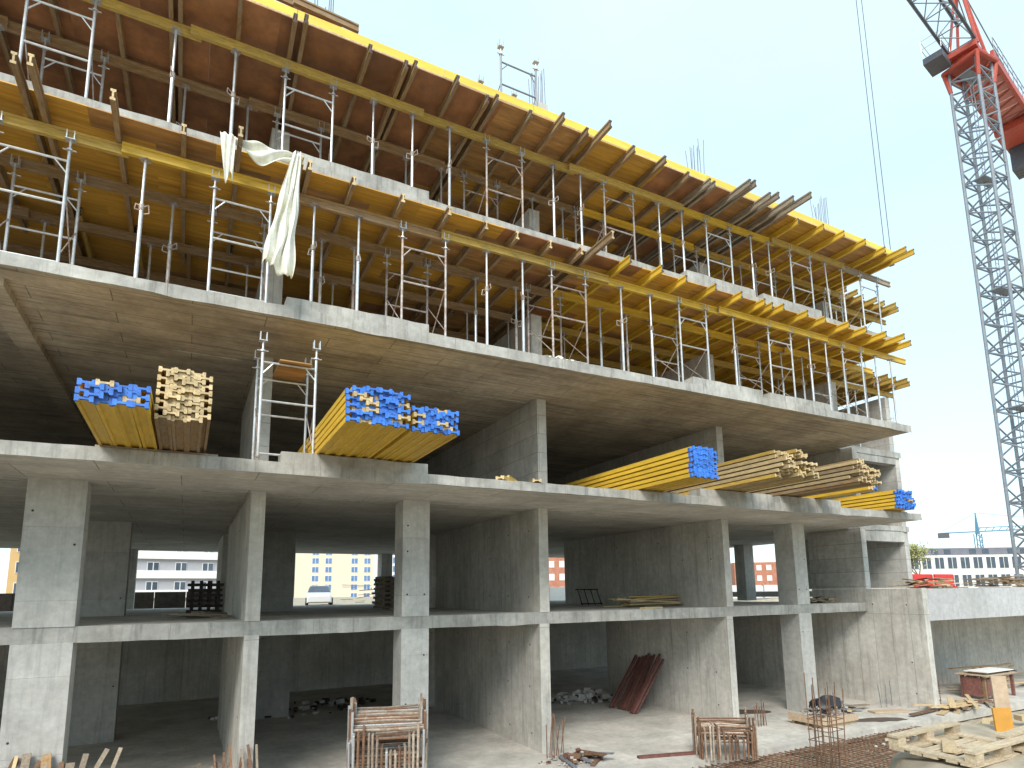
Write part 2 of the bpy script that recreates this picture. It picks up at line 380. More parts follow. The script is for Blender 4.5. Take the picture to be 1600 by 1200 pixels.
# end bay on the right, set back behind the balconies
wall('end_wall', 25.08, 25.36, .45, 5, L1T + .5, L2B, 'wallb', False)
wall('end_wall', 25.05, 25.34, .45, 9, L2T, L3B, 'wallb', False)
wall('end_wall', 25.05, 25.34, .6, 6, L3T, L4B - .5, 'wallb', False)
wall('edge_beam', 21.93, 25.08, .43, .75, L2B - .42, L2B - .003, 'edge', False)
wall('edge_beam', 21.9, 25.05, .43, .75, L3B - .3, L3B - .003, 'edge', False)
wall('edge_beam', 21.9, 25.34, .43, .65, L2T + .7, L2T + 1.05, 'edge', False)
# kerbs along the balcony edges
for z in (L2T, L3T, L4T):
    for x0, x1 in ((1.4, 4.2), (11.66, 14.28), (14.58, 17.3)):
        s = slab('edge_kerb', x0 + rnd(-.05, .05), x1 + rnd(-.05, .05), FY + .02, FY + .45, z + .002, z + .2 + rnd(-.01, .015), 'edge', .02)
# column heads and rebar standing on the top deck
def starter(x, y, z0, h, nxb, nyb, sp, mt, label, group=None, lean=.05, ties=0, r=.012):
    e = empty('starter_bars', (x, y, z0), label, 'rebar', group)
    for i in range(nxb):
        for j in range(nyb):
            if 0 < i < nxb - 1 and 0 < j < nyb - 1: continue
            px, py = (i - (nxb - 1) / 2) * sp, (j - (nyb - 1) / 2) * sp
            hh = h * rnd(.72, 1.0); dx, dy = rnd(-lean, lean), rnd(-lean, lean)
            MB().path([(px, py, 0), (px + dx * .4, py + dy * .4, hh * .5), (px + dx, py + dy, hh)], r, 5).build('bar', mt, e)
    for k in range(ties):
        w, d, zz = (nxb - 1) / 2 * sp + .02, (nyb - 1) / 2 * sp + .02, h * (.2 + .3 * k / max(1, ties - 1) + .02)
        MB().path([(-w, -d, zz), (w, -d, zz + .02), (w, d, zz), (-w, d, zz - .02), (-w, -d, zz)], r * .9, 5).build('stirrup', mt, e)
    return e
for i, (x, y, w) in enumerate(((8.36, 0, .34), (14.84, .1, .4), (21.5, .1, .5))):
    wall('column', x, x + w, y, y + .6, L5B + .03, 18.35 - .12 * (i > 0), 'column', False)
    starter(x + w / 2, y + .3, 18.3 - .12 * (i > 0), 1.55, 3, 4, .14, 'greybar', 'grey starter bars rising from the %s column head above the top deck' % ('leftmost', 'middle', 'rightmost')[i], 'starter bars above the top deck', .07)
starter(2.15, -.3, L5B + .03, 3.9, 3, 3, .16, 'greybar', 'tall grey starter bars beside the beam ends at upper left of the top deck', 'starter bars above the top deck', .12)

# ------------------------------------------------------------------ podium on the right
pod = empty('podium', (30, -1.9, 0), 'pale concrete podium with open bay to the right of the long wall', 'podium'); WORLD.append(pod)
MB().box(21.94, -1.88, 2.86, 38, -1.6, 3.92).build('edge_beam', 'podium', pod)
MB().box(21.94, -1.6, 3.6, 38, .42, 3.85).build('roof_slab', 'soffit2', pod)
MB().box(25.42, .42, 3.6, 38, 14, 3.852).build('roof_slab', 'floor', pod)
wall('back_wall', 21.94, 38, 1.2, 1.5, 0, 3.6, 'wall', False, pod)
wall('end_wall', 37.6, 38, -1.6, 1.2, 0, 3.6, 'wall', False, pod)
# ------------------------------------------------------------------ formwork decks
def deck(z, x0, x1, y0, y1, px, py, pick, label, th=.021):
    e = empty('formwork_deck', ((x0 + x1) / 2, y0, z), label, 'formwork')
    cache = {}
    j = 0; y = y0
    while y < y1 - .01:
        x = x0 + (-(j % 2) * px * .5); 
        while x < x1 - .01:
            a, b = max(x, x0), min(x + px, x1)
            if b - a > .05:
                mt = pick((a + b) / 2, y); key = (round(b - a, 2), mt)
                if key not in cache: cache[key] = MB().box(.0004, .0004, 0, b - a - .0004, py - .0004, th).mesh('plywood_panel', mt)
                o = link('plywood_panel', cache[key], e); o.location = (a - (x0 + x1) / 2, y - y0, rnd(-.0015, .0015))
            x += px
        y += py; j += 1
    return e
def pick4(x, y):
    if x < 4.3: return 'plyyel' if random.random() < .93 else 'plymid'
    if x < 9.4: return random.choice(['plymid', 'plymid', 'plyyel', 'plybrown'])
    return random.choice(['plyyel', 'plyyel', 'plymid'])
def pick5(x, y):
    if x < 5: return 'plybrown' if random.random() < .9 else 'plymid'
    return random.choice(['plymid', 'plymid', 'plymid', 'plybrown', 'plyyel'])
deck(L4B, XL, XB - .02, FY - .06, 7.0, 2.0, .5, pick4, 'yellow and orange shuttering boards forming the ceiling of the lower shored storey')
d5 = deck(L5B, XL, XB + .3, FY - .06, 5.8, 2.5, 1.25, pick5, 'brown plywood deck forming the ceiling of the top shored storey')
x = XL
while x < XB:                                         # upstand boards round the top deck
    ln = rnd(2.3, 3.2); x2 = min(x + ln, XB + .2)
    o = MB().box(x + .006, FY - .02 + rnd(-.01, .01), L5B + .075, x2 - .006, FY + .01, L5B + .30 + rnd(-.012, .012)).build('edge_board', 'edgeyel', d5)
    o.location = (-(XL + XB + .3) / 2, -(FY - .06), -L5B)
    o = MB().box(x + .004, FY - .05, L5B + .024, x2 - .004, FY + .03, L5B + .07).build('edge_batten', 'endgrain', d5)
    o.location = (-(XL + XB + .3) / 2, -(FY - .06), -L5B)
    x = x2
# set-back end bay decks
deck(L4B, XB + .02, XR + .3, .2, 7.0, 2.0, .5, pick4, 'small yellow shuttering deck of the end bay, lower shored storey')
deck(L5B, XB + .32, XR + .3, .2, 5.8, 2.5, 1.25, pick5, 'small plywood deck of the end bay, top shored storey')

# ------------------------------------------------------------------ timber I-beams
def prof_up():      # upright I, top at z = 0
    w, h, f, t = .04, .2, .04, .014
    return [(-w, -h), (w, -h), (w, -h + f), (t, -h + f + .012), (t, -f - .012), (w, -f), (w, 0), (-w, 0), (-w, -f), (-t, -f - .012), (-t, -h + f + .012), (-w, -h + f)]
def prof_flat():    # lying on its side, bottom at z = 0
    return [(x, z + .04) for z, x in ((a, b + .1) for a, b in prof_up())]
BM = {}
def beam_mesh(length, mt, end, flat=False):
    k = (round(length, 1), mt, end, flat)
    if k not in BM:
        p = prof_flat() if flat else prof_up()
        if flat: p = p[::-1]
        BM[k] = MB().prism(p, 0, round(length, 1), 0, 1).mesh('timber_beam', [mt, end])
    return BM[k]
def joist(x, ytip, z, mt, label, group, length=4.9, end='darkend', dz=0., rot=0.):
    me = beam_mesh(length, mt, end)
    o = link('timber_joist', me, None, Matrix.Translation((x, ytip, z + dz)) @ Matrix.Rotation(rot, 4, 'Z'))
    return tag(o, label, 'beam', group)
# measured tips of the joists under each deck (x, y)
J4 = [(-6.4, -2.9), (-5.5, -2.6), (-4.6, -2.8), (-3.7, -2.6), (-2.83, -3.15), (-2.61, -3.22), (-1.56, -3.0), (-.53, -2.66), (.37, -3.05), (1.45, -2.78), (1.62, -2.7), (2.48, -2.63), (3.52, -2.54), (4.55, -2.56), (5.49, -2.44),
      (6.3, -2.4), (7.18, -2.42), (8.0, -2.52), (8.27, -3.4), (9.3, -2.75), (10.33, -2.74), (11.26, -2.62), (12.31, -2.63), (13.3, -2.63), (14.24, -2.62), (14.64, -2.55), (15.01, -2.64), (16.02, -2.67),
      (16.88, -2.64), (17.89, -2.73), (18.76, -2.73), (19.69, -2.8), (20.44, -2.94), (21.2, -2.71)]
J5 = [(-6.2, -2.6), (-5.1, -2.6), (-4.0, -2.7), (-3.0, -2.6), (-1.9, -2.55), (-.95, -2.6), (-.78, -2.5), (.25, -2.55), (1.25, -2.52), (1.45, -2.6), (2.77, -2.5), (3.57, -2.46), (3.76, -2.55), (4.73, -2.6), (5.56, -2.4), (5.76, -2.52), (6.69, -2.46), (7.44, -2.75),
      (8.24, -2.6), (8.61, -3.06), (9.69, -2.63), (10.69, -2.7), (11.7, -2.5), (12.45, -2.56), (12.65, -2.54), (13.5, -3.05), (13.66, -3.09), (14.5, -2.9), (14.71, -3.02), (15.25, -3.1), (15.56, -3.45), (16.36, -2.4), (17.36, -2.56), (18.29, -2.62),
      (19.39, -2.63), (20.46, -2.64), (21.1, -2.97), (21.5, -3.0)]
for i, (x, y) in enumerate(J4):
    mt = 'woodold' if x < 9 else 'woodyel'
    joist(x, y, L4B - .004, mt, '%s joist from the left under the lower shored deck, %s' % (nth(i + 1), 'weathered brown' if x < 9 else 'yellow'), 'joists under the lower shored deck', rot=rnd(-.012, .012), end='endgrain' if x < 9 else 'darkend')
for i, (x, y) in enumerate(J5):
    mt = 'woodold' if x < 12 else 'woodgrey' if x < 16 else 'woodyel'
    joist(x, y, L5B - .004, mt, '%s joist from the left under the top deck, %s' % (nth(i + 1), {'woodold': 'weathered brown', 'woodgrey': 'grey weathered', 'woodyel': 'yellow'}[mt]), 'joists under the top deck', rot=rnd(-.012, .012))
# overlapping second lengths further in
for i, (x, y) in enumerate(J4[4::1]):
    joist(x + .10, y + 4.2, L4B - .004, random.choice(['woodold', 'woodgold']) if x < 9 else 'woodyel', '%s inner joist from the left, lapped behind the front joists of the lower shored deck' % nth(i + 1), 'inner joists of the lower shored deck', rot=rnd(-.012, .012))
for i, (x, y) in enumerate(((21.9, -.35), (22.5, -.4), (23.1, -.25), (23.8, -.35), (24.4, -.3), (25.0, -.4), (25.5, -.2))):
    joist(x, y, L4B - .004, 'woodgold', '%s joist from the left under the end bay deck of the lower shored storey' % nth(i + 1), 'end bay joists')
    joist(x, y + .1, L5B - .004, 'woodgold', '%s joist from the left under the end bay deck of the top shored storey' % nth(i + 1), 'end bay joists')
def stringer(x0, x1, y, z, mt, label, group, end='endgrain'):
    me = beam_mesh(x1 - x0, mt, end)
    o = link('timber_stringer', me, None, Matrix.Translation((x0, y, z)) @ Matrix.Rotation(-math.pi / 2, 4, 'Z'))
    return tag(o, label, 'beam', group)
def row(runs, y, z, where, dy=.085):
    for i, (x0, x1, mt) in enumerate(runs):
        stringer(x0, x1, y + (i % 2) * dy, z, mt, '%s beam from the left of the %s' % (nth(i + 1), where), 'stringers of the ' + where)
S4, S5 = L4B - .21, L5B - .21
row([(-8.6, -4.9, 'woodold'), (-5.1, -1.35, 'woodgold'), (-1.5, 1.45, 'woodyel'), (1.3, 4.8, 'woodold'), (4.6, 9.2, 'woodgold'), (8.3, 13.3, 'woodyel'), (13.1, 17.9, 'woodyel'), (17.7, 22.3, 'woodyel')], -1.95, S4, 'front row under the lower shored deck')
row([(-8.6, -4.0, 'woodold'), (-4.3, .3, 'woodold'), (.1, 4.6, 'woodold'), (4.4, 8.6, 'woodold'), (8.3, 13.2, 'woodyel'), (12.9, 17.6, 'woodyel'), (17.4, 22.2, 'woodyel')], -.72, S4, 'second row under the lower shored deck')
row([(-8.6, -3.4, 'woodold'), (-3.7, 1.2, 'woodold'), (1.0, 8.0, 'woodold'), (8.4, 14.6, 'woodgold'), (14.6, 21.0, 'woodgold')], 1.15, S4, 'third row under the lower shored deck')
row([(-8.6, -1.4, 'woodold'), (-1.6, 8.0, 'woodold'), (8.4, 14.6, 'woodgold'), (14.6, 21.0, 'woodgold')], 2.9, S4, 'fourth row under the lower shored deck')
row([(-8.6, -3.4, 'woodold'), (-3.6, -.4, 'woodgold'), (-.6, 4.3, 'woodgold'), (4.1, 8.6, 'woodgold'), (8.4, 12.4, 'woodgold'), (12.2, 16.4, 'woodyel'), (16.2, 19.9, 'woodgold'), (19.7, 22.7, 'woodgrey')], -1.5, S5, 'front row under the top deck')
row([(-8.6, -3.8, 'woodold'), (-4.0, .8, 'woodold'), (.6, 5.4, 'woodold'), (5.2, 9.9, 'woodold'), (9.7, 14.2, 'woodyel'), (14.0, 18.2, 'woodgold'), (18.0, 22.0, 'woodgold')], -.05, S5, 'second row under the top deck')
row([(-8.6, 1.1, 'woodold'), (1.6, 8.1, 'woodold'), (8.6, 14.6, 'woodold'), (15.2, 21.1, 'woodold')], 1.9, S5, 'third row under the top deck')
stringer(21.7, 25.9, .7, S4, 'woodgold', 'short beam under the end bay deck of the lower shored storey', 'end bay stringers')
stringer(21.8, 25.9, .7, S5, 'woodgold', 'short beam under the end bay deck of the top shored storey', 'end bay stringers')

# ------------------------------------------------------------------ steel props and shoring towers
PM = {}
def prop_meshes(h, outer):
    k = (round(h, 2), outer)
    if k in PM: return PM[k]
    c = h * .62
    PM[k] = [('outer_tube', MB().bar((0, 0, .01), (0, 0, c), .034, 10).mesh('outer_tube', outer)),
             ('inner_tube', MB().bar((0, 0, c - .05), (0, 0, h - .01), .025, 10).mesh('inner_tube', 'galv')),
             ('base_plate', MB().box(-.07, -.07, 0, .07, .07, .01).mesh('base_plate', 'rusty')),
             ('head_plate', MB().box(-.08, -.08, h - .011, .08, .08, h).mesh('head_plate', 'rusty')),
             ('adjusting_collar', MB().bar((0, 0, c - .06), (0, 0, c + .05), .046, 10).path([(.045, 0, c), (.13, 0, c + .03), (.13, .03, c - .11), (.04, .01, c - .13)], .011, 5).path([(-.04, 0, c + .04), (-.12, .01, c + .09), (-.13, 0, c - .02), (-.04, 0, c - .05)], .010, 5).mesh('adjusting_collar', 'rusty'))]
    return PM[k]
def prop(x, y, z, h, label, group, outer='galv', lean=(0, 0)):
    e = empty('steel_prop', (x, y, z), label, 'prop', group)
    e.rotation_euler = (lean[1], lean[0], rnd(0, 6.28) if lean == (0, 0) else 0)
    for nme, me in prop_meshes(h, outer): link(nme, me, e)
    return e
TW = {}
def uhead(mb, x, y, z):
    mb.box(x - .075, y - .065, z, x + .075, y + .065, z + .012)
    for sx in (-.055, .055):
        for sy in (-.05, .05): mb.box(x + sx - .009, y + sy - .009, z + .012, x + sx + .009, y + sy + .009, z + .17)
    mb.bar((x, y, z - .28), (x, y, z), .019, 8).bar((x, y, z - .2), (x, y, z - .17), .05, 8).bar((x - .1, y, z - .185), (x + .1, y, z - .185), .012, 5)
def tower(x, y, z, h, label, group, w=1.0, d=1.2, mt='galv'):
    """two ladder frames joined by cross braces, with a forked head on each leg; h = height of the fork plate"""
    e = empty('shoring_tower', (x, y, z), label, 'scaffold', group)
    key = (round(h, 2), w, d, mt)
    if key not in TW:
        out = []
        hl = h - .22
        for k, yy in enumerate((0, d)):
            for xx in (0, w):
                mb = MB().bar((xx, yy, .09), (xx, yy, hl), .027, 10); out.append(('leg', mb.mesh('leg', mt)))
                mb = MB().box(xx - .07, yy - .07, 0, xx + .07, yy + .07, .012).bar((xx, yy, .012), (xx, yy, .16), .019, 8).bar((xx, yy, .1), (xx, yy, .13), .045, 8); out.append(('base_jack', mb.mesh('base_jack', 'rusty')))
                mb = MB(); uhead(mb, xx, yy, h); out.append(('fork_head', mb.mesh('fork_head', 'galv')))
            for zz in (.17, hl * .56, hl - .18):
                out.append(('rung', MB().bar((.02, yy, zz), (w - .02, yy, zz), .021, 8).mesh('rung', mt)))
            for sx, xx in ((1, 0), (-1, w)):
                out.append(('corner_brace', MB().bar((xx, yy, hl - .42), (xx + sx * .2, yy, hl - .18), .014, 6).mesh('corner_brace', mt)))
        for xx in (0, w):
            out.append(('cross_brace', MB().bar((xx, 0, .3), (xx, d, hl * .62), .012, 5).mesh('cross_brace', 'rusty')))
            out.append(('cross_brace', MB().bar((xx + .02, d, .3), (xx + .02, 0, hl * .62), .012, 5).mesh('cross_brace', 'rusty')))
        TW[key] = out
    for nme, me in TW[key]: link(nme, me, e)
    return e
H3, H4 = S4 - .2 - L3T, S5 - .2 - L4T
lo3 = 'lower shored storey'; lo4 = 'top shored storey'
for i, (x, mt) in enumerate(((-5.9, 'galv'), (-3.25, 'galv'), (0.02, 'galv'), (3.71, 'rusty'), (7.49, 'rusty'), (11.6, 'galv'), (15.14, 'galv'), (18.65, 'galv'))):
    tower(x, -1.92, L3T, H3 - .012, '%s scaffold tower from the left on the %s' % (nth(i + 1), lo3), 'scaffold towers of the ' + lo3, mt=mt)
for i, (x, mt) in enumerate(((-3.18, 'galv'), (1.22, 'galv'), (5.96, 'rusty'), (9.53, 'rusty'), (13.32, 'galv'), (17.08, 'galv'), (20.8, 'galv'))):
    tower(x, -1.47, L4T, H4 - .012, '%s scaffold tower from the left on the %s' % (nth(i + 1), lo4), 'scaffold towers of the ' + lo4, d=1.42, mt=mt)
F3 = [-7.0, -4.6, -1.13, 1.85, 2.76, 5.73, 6.68, 9.61, 10.59, 13.68, 17.01, 17.82, 20.43, 21.3]
F4 = [-5.5, -4.2, -.85, .24, 3.12, 4.05, 4.98, 7.9, 8.76, 11.48, 12.36, 15.25, 16.06, 19.0, 19.77]
for i, x in enumerate(F3): prop(x, -1.91, L3T, H3, '%s steel prop from the left in the front row of the %s' % (nth(i + 1), lo3), 'front props of the ' + lo3)
for i, x in enumerate(F4):
    prop(x, -1.46, L4T, H4, '%s steel prop from the left in the front row of the %s' % (nth(i + 1), lo4), 'front props of the ' + lo4, lean=(-.05, 0) if abs(x - 19) < .01 else (0, 0))
i = 0
for x in F3[1:]:
    i += 1; prop(x + rnd(.15, .5), -.68, L3T, H3, '%s steel prop from the left in the second row of the %s' % (nth(i), lo3), 'second row props of the ' + lo3, random.choice(['rusty', 'galv']))
for k in range(14):
    prop(-4.8 + k * 1.85 + rnd(-.3, .3), 1.2, L3T, H3, '%s steel prop from the left in the third row of the %s' % (nth(k + 1), lo3), 'third row props of the ' + lo3, random.choice(['rusty', 'galv', 'rusty']))
i = 0
for x in F4[1:]:
    i += 1; prop(x + rnd(.15, .5), -.0, L4T, H4, '%s steel prop from the left in the second row of the %s' % (nth(i), lo4), 'second row props of the ' + lo4, random.choice(['rusty', 'galv']))
for i, (x, z, h) in enumerate(((23.3, L3T, H3), (25.5, L3T, H3), (22.6, L4T, H4), (24.2, L4T, H4))):
    prop(x, .72, z, h, 'steel prop at the %s of the end bay, %s' % (('left', 'right')[i % 2], lo3 if i < 2 else lo4), 'end bay props')
# tower standing free on the top deck, and the one on the second floor edge
tower(6.22, -1.8, L5B + .024, 2.06, 'bare scaffold tower with forked heads standing on the top deck against the sky', 'free scaffold towers', w=1.02, d=1.2, mt='cranegrey')
tower(1.0, -2.08, L2T + .003, 2.32, 'white scaffold tower standing on the second floor slab edge between timber stacks', 'free scaffold towers', w=.97, d=1.0)
o = MB().obox((0, 0, 0), (.29, 0, 0), (0, .62, 0), (0, 0, .011)).build('plywood_board', 'plymid'); o.matrix_basis = Matrix.Translation((1.58, -1.62, L2T + 1.985)) @ Matrix.Rotation(.045, 4, 'X')
tag(o, 'orange plywood board laid across the rungs of the white scaffold tower', 'board')
for i, (x0, y, z, dx) in enumerate(((1.35, -1.0, 17.45, 1.5), (.4, -.75, 17.68, 2.1))):
    me = beam_mesh(dx, 'woodold', 'endgrain'); o = link('timber_beam', me, None, Matrix.Translation((x0, y, z)) @ Matrix.Rotation(-math.pi / 2 + .05, 4, 'Z'))
    tag(o, ('lower', 'upper')[i] + ' brown beam carried above the top deck at upper left, beside starter bars', 'beam', 'beams above the top deck')
for i, x in enumerate((.5, 1.45)):
    prop(x, -.88, L5B + .024, 17.24 - L5B - .024, '%s steel prop on the top deck holding the upper left beams' % ('left', 'right')[i], 'props on the top deck')

# ------------------------------------------------------------------ stacks of beams on the second floor
CAP = {}
def stack(x0, ytip, z0, nw, rows, label, group, capped, yel, length=5.9, rz=0., sleeper=True, jit=.05, cut=None, full=False):
    Ml = Matrix.Translation((x0 + nw * .1, ytip, z0)) @ Matrix.Rotation(rz, 4, 'Z') @ Matrix.Translation((-nw * .1, 0, 0))
    if 'cap' not in CAP:
        pf = [(.1 + (x - .1) * 1.025, .04 + (z - .04) * 1.05) for x, z in prof_flat()][::-1]
        CAP['cap'] = MB().prism(pf, -.003, .055).mesh('end_cap', 'blue')
    for r in range(rows):
        nn = nw if r % 2 == 0 or full else nw - 1
        if cut and r >= cut[0]: nn = min(nn, cut[1])
        for k in range(nn):
            mt = yel() if callable(yel) else yel
            cap = random.random() < capped
            me = beam_mesh(length, mt, 'endgrain', True)
            L = Matrix.Translation((k * .202 + (r % 2) * .1 + rnd(-.006, .006), rnd(-jit, jit), r * .057 + rnd(-.003, .003))) @ Matrix.Rotation(rnd(-.004, .004), 4, 'Z')
            o = link('timber_beam', me, None, Ml @ L)
            tag(o, '%s beam in %s layer up of %s' % (nth(k + 1), nth(r + 1), label), 'beam', group)
            if cap: link('end_cap', CAP['cap'], o)
YB, OLD = 'woodyel', lambda: random.choice(['woodold', 'woodgold', 'woodold'])
stack(-1.29, -4.82, 6.412, 4, 5, 'the small blue-ended stack left of the brown bundle', 'beams in the small blue-ended stack', .93, YB)
stack(-.44, -4.34, 6.412, 3, 13, 'the tall narrow brown bundle', 'beams in the tall brown bundle', 0, OLD, full=True)
stack(2.1, -4.72, 6.582, 5, 10, 'the wide blue-ended stack, left half', 'beams in the wide blue-ended stack, left half', .85, YB)
stack(3.2, -4.62, 6.582, 4, 7, 'the wide blue-ended stack, right half', 'beams in the wide blue-ended stack, right half', .85, YB)
stack(9.72, -4.06, 6.412, 4, 12, 'the tall tidy yellow stack', 'beams in the tall blue-ended stack', 1.0, YB, jit=.02)
stack(12.25, -4.3, 6.582, 6, 11, 'the loose weathered bundle', 'beams in the loose weathered bundle', 0, lambda: random.choice(['woodgold', 'woodtan', 'woodtan', 'woodtan']), jit=.25, cut=(6, 4))
stack(14.72, -4.5, 6.582, 5, 10, 'the rounded weathered bundle', 'beams in the rounded weathered bundle', 0, lambda: random.choice(['woodold', 'woodtan', 'woodtan']), jit=.16, cut=(7, 3))
stack(16.2, -3.9, 6.582, 2, 3, 'the low yellow pile by the rounded bundle', 'beams in the low yellow pile', .6, YB)
stack(19.5, -2.7, 6.412, 5, 10, 'the far right blue-ended stack', 'beams in the far right stack', .9, YB, length=4.9, cut=(6, 4))
# timbers under the stacks
for i, (x0, x1, z, w) in enumerate(((-1.45, .35, L2T, 'small blue-ended stack and brown bundle'), (9.5, 10.9, L2T, 'tall tidy yellow stack'), (19.3, 20.7, L2T, 'far right stack'))):
    for j, y in enumerate((FY + .1, .6)):
        o = MB().box(x0, y - .06, z + .006, x1, y + .06, z + .047).build('bearer_plank', 'woodgrey')
        tag(o, '%s flat plank under the %s' % (('front', 'rear')[j], w), 'plank', 'planks under the stacks')
for i, (x, y, a) in enumerate(((5.85, -1.9, .9), (6.05, -1.75, .75), (6.75, -1.95, .35))):
    me = beam_mesh(.7 if i < 2 else .4, 'woodgold', 'endgrain', True)
    o = link('beam_offcut', me, None, Matrix.Translation((x, y - .35, L2T + .015 + (.055 if i == 1 else 0))) @ Matrix.Rotation(-a, 4, 'Z'))
    tag(o, ('short brown beam offcut on the slab edge between wide stack and concrete wall', 'offcut lying on top of another by the wide stack', 'smallest offcut nearest the concrete wall')[i], 'offcut', 'offcuts on the slab edge')

# ------------------------------------------------------------------ torn white netting
def cloth(name, fn, nu, nv, label, mt='net', thick=.004):
    b = MB(); b.v = [fn(i / nu, j / nv) for j in range(nv + 1) for i in range(nu + 1)]
    b.f = [(j * (nu + 1) + i, j * (nu + 1) + i + 1, (j + 1) * (nu + 1) + i + 1, (j + 1) * (nu + 1) + i) for j in range(nv) for i in range(nu)]; b.mi = [0] * len(b.f)
    o = b.build(name, mt, smooth=True); md = o.modifiers.new('thickness', 'SOLIDIFY'); md.thickness = thick
    return o
def net_hang(u, v):
    w = .14 + .42 * v ** .8; cx = 1.36 - .27 * v
    fold = math.sin(u * 19 + v * 3) * .05 * (.5 + v) + math.sin(u * 41 - v * 6) * .02
    ragged = (.22 * math.sin(u * 5.2 + .5) + .06 * math.sin(u * 31)) * (v > .8) * (v - .8) * 4
    return (cx + (u - .5) * w + .03 * math.sin(v * 14 + u * 8) * v, -2.83 + fold - .05 * v, 12.2 - 2.45 * v + ragged * .6 + .03 * math.sin(u * 9))
def net_swag(u, v):
    x = .25 + 1.15 * u; sag = -.32 * math.sin(math.pi * u) * (.35 + .65 * v) + .10 * math.sin(u * 11) * v
    return (x, -2.72 - .12 * math.sin(math.pi * u) + .05 * math.sin(v * 9 + u * 13), 12.22 + .2 * (u < .2) * (.2 - u) - .26 * v * (.5 + .5 * math.sin(u * 3.1 + .3)) + sag * .5)
def net_end(u, v):
    return (.17 + (u - .5) * (.26 - .12 * v) + .05 * v, -2.80 + .03 * math.sin(u * 15 + v * 5), 12.2 - (.85 + .12 * math.sin(u * 7)) * v)
e = empty('torn_netting', (1.2, -2.8, 12.2), 'torn white netting hanging from joist ends over the lower shored storey', 'netting')
for nme, fn, nu, nv in (('hanging_tail', net_hang, 36, 40), ('swag', net_swag, 40, 14), ('loose_end', net_end, 14, 16)):
    o = cloth(nme, fn, nu, nv, ''); o.parent = e; o.matrix_parent_inverse = Matrix.Translation((-1.2, 2.8, -12.2))
def tarp(u, v):
    return (7.05 + 1.0 * u, -2.28 + .35 * v, L3T + .02 + .11 * max(0, math.sin(math.pi * u)) * (.6 + .4 * math.sin(u * 17)) * math.sin(math.pi * min(1, v * 1.1)) + .015 * math.sin(u * 40 + v * 9))
tag(cloth('crumpled_sheet', tarp, 30, 10, ''), 'crumpled white sheet lying on the slab edge of the lower shored storey', 'sheet')

# ------------------------------------------------------------------ things on the first floor (behind the columns)
def plank(x, y, z, l, w, t, a, label, group, mt='woodgrey', tilt=0., cat='plank', name='scrap_plank', roll=0.):
    me = MB().box(-l / 2, -w / 2, 0, l / 2, w / 2, t).mesh(name, mt)
    o = link(name, me, None, Matrix.Translation((x, y, z)) @ Matrix.Rotation(a, 4, 'Z') @ Matrix.Rotation(tilt, 4, 'Y') @ Matrix.Rotation(roll, 4, 'X'))
    return tag(o, label, cat, group)
def heap(cx, cy, z, rx, ry, n, label, group, mts, lmin=.6, lmax=1.8, hgt=.3, ang=None, spread=.5, pname='scrap_plank'):
    for i in range(n):
        a = (ang if ang is not None else 0) + (rnd(-spread, spread) if ang is not None else rnd(0, 3.14))
        lvl = i / n
        k = math.sqrt(random.random()) * (1 - .45 * lvl); t = rnd(0, 6.28)
        plank(cx + rx * k * math.cos(t), cy + ry * k * math.sin(t), z + .006 + hgt * lvl, rnd(lmin, lmax), rnd(.08, .2), rnd(.02, .04), a, label, group, random.choice(mts), name=pname, tilt=rnd(-.09, .09) if i > n * .3 else rnd(-.01, .01))
heap(13.9, 2.2, L1T, 1.3, .4, 22, 'tan shuttering plank in the flat pile on the first floor right of the middle wall', 'planks in the flat tan pile', ['woodtan', 'woodpale', 'woodgold', 'woodtan'], 2.4, 3.4, .34, .03, .08)
heap(20.3, 1.1, L1T, 1.0, .5, 14, 'scrap plank on the first floor edge beside the right column', 'scrap planks beside the right column', ['woodgrey', 'woodold', 'dark'], .7, 1.6, .16)
heap(17.2, 8, L1T, 1.8, .8, 8, 'scrap plank on the first floor behind the right column', 'scrap planks behind the right column', ['woodgrey', 'woodold', 'woodpale'], .7, 2.0, .15)
heap(.4, 3.2, L1T, .5, .8, 14, 'grey scrap plank on the first floor against the narrow left wall', 'scrap planks against the narrow left wall', ['woodgrey', 'woodgrey', 'woodold'], .5, 1.3, .12)
heap(6.2, 6.0, L1T, .5, .8, 8, 'scrap plank on the first floor behind the middle column', 'scrap planks behind the middle column', ['woodgrey', 'woodold'], .5, 1.2, .1)
def crib(cx, cy, z, rows, n, l, mt, label, group, name='stacked_timber'):
    for r in range(rows):
        for k in range(n):
            o_ = (k - (n - 1) / 2) * l / n
            me = MB().box(-l / 2, -.05, 0, l / 2, .05, .085).mesh(name, mt)
            A = Matrix.Translation((cx, cy, z + r * .0855)) @ Matrix.Rotation((r % 2) * math.pi / 2 + rnd(-.03, .03), 4, 'Z') @ Matrix.Translation((rnd(-.04, .04), o_, 0))
            tag(link(name, me, None, A), '%s in its %s layer up' % (label, nth(r + 1)), 'timber', group)
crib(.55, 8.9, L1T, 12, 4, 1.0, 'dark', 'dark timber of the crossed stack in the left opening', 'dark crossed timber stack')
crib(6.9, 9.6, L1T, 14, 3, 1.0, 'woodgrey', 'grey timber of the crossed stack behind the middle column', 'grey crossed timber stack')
rk = empty('steel_rack', (13.9, 6.2, L1T), 'low dark steel rack on the first floor beside the flat plank pile', 'rack')
for x in (-.45, -.15, .15, .45): MB().bar((x, -.2, 0), (x + .06, .2, .62), .02, 6).build('post', 'black', rk)
MB().bar((-.5, .18, .6), (.56, .18, .6), .022, 6).build('rail', 'black', rk); MB().bar((-.5, -.18, .06), (.5, -.18, .06), .022, 6).build('rail', 'black', rk)
plank(12.05, .35, L1T, .9, .2, .05, .3, 'loose pale plank on the first floor edge by the flat plank pile', None, 'woodpale')

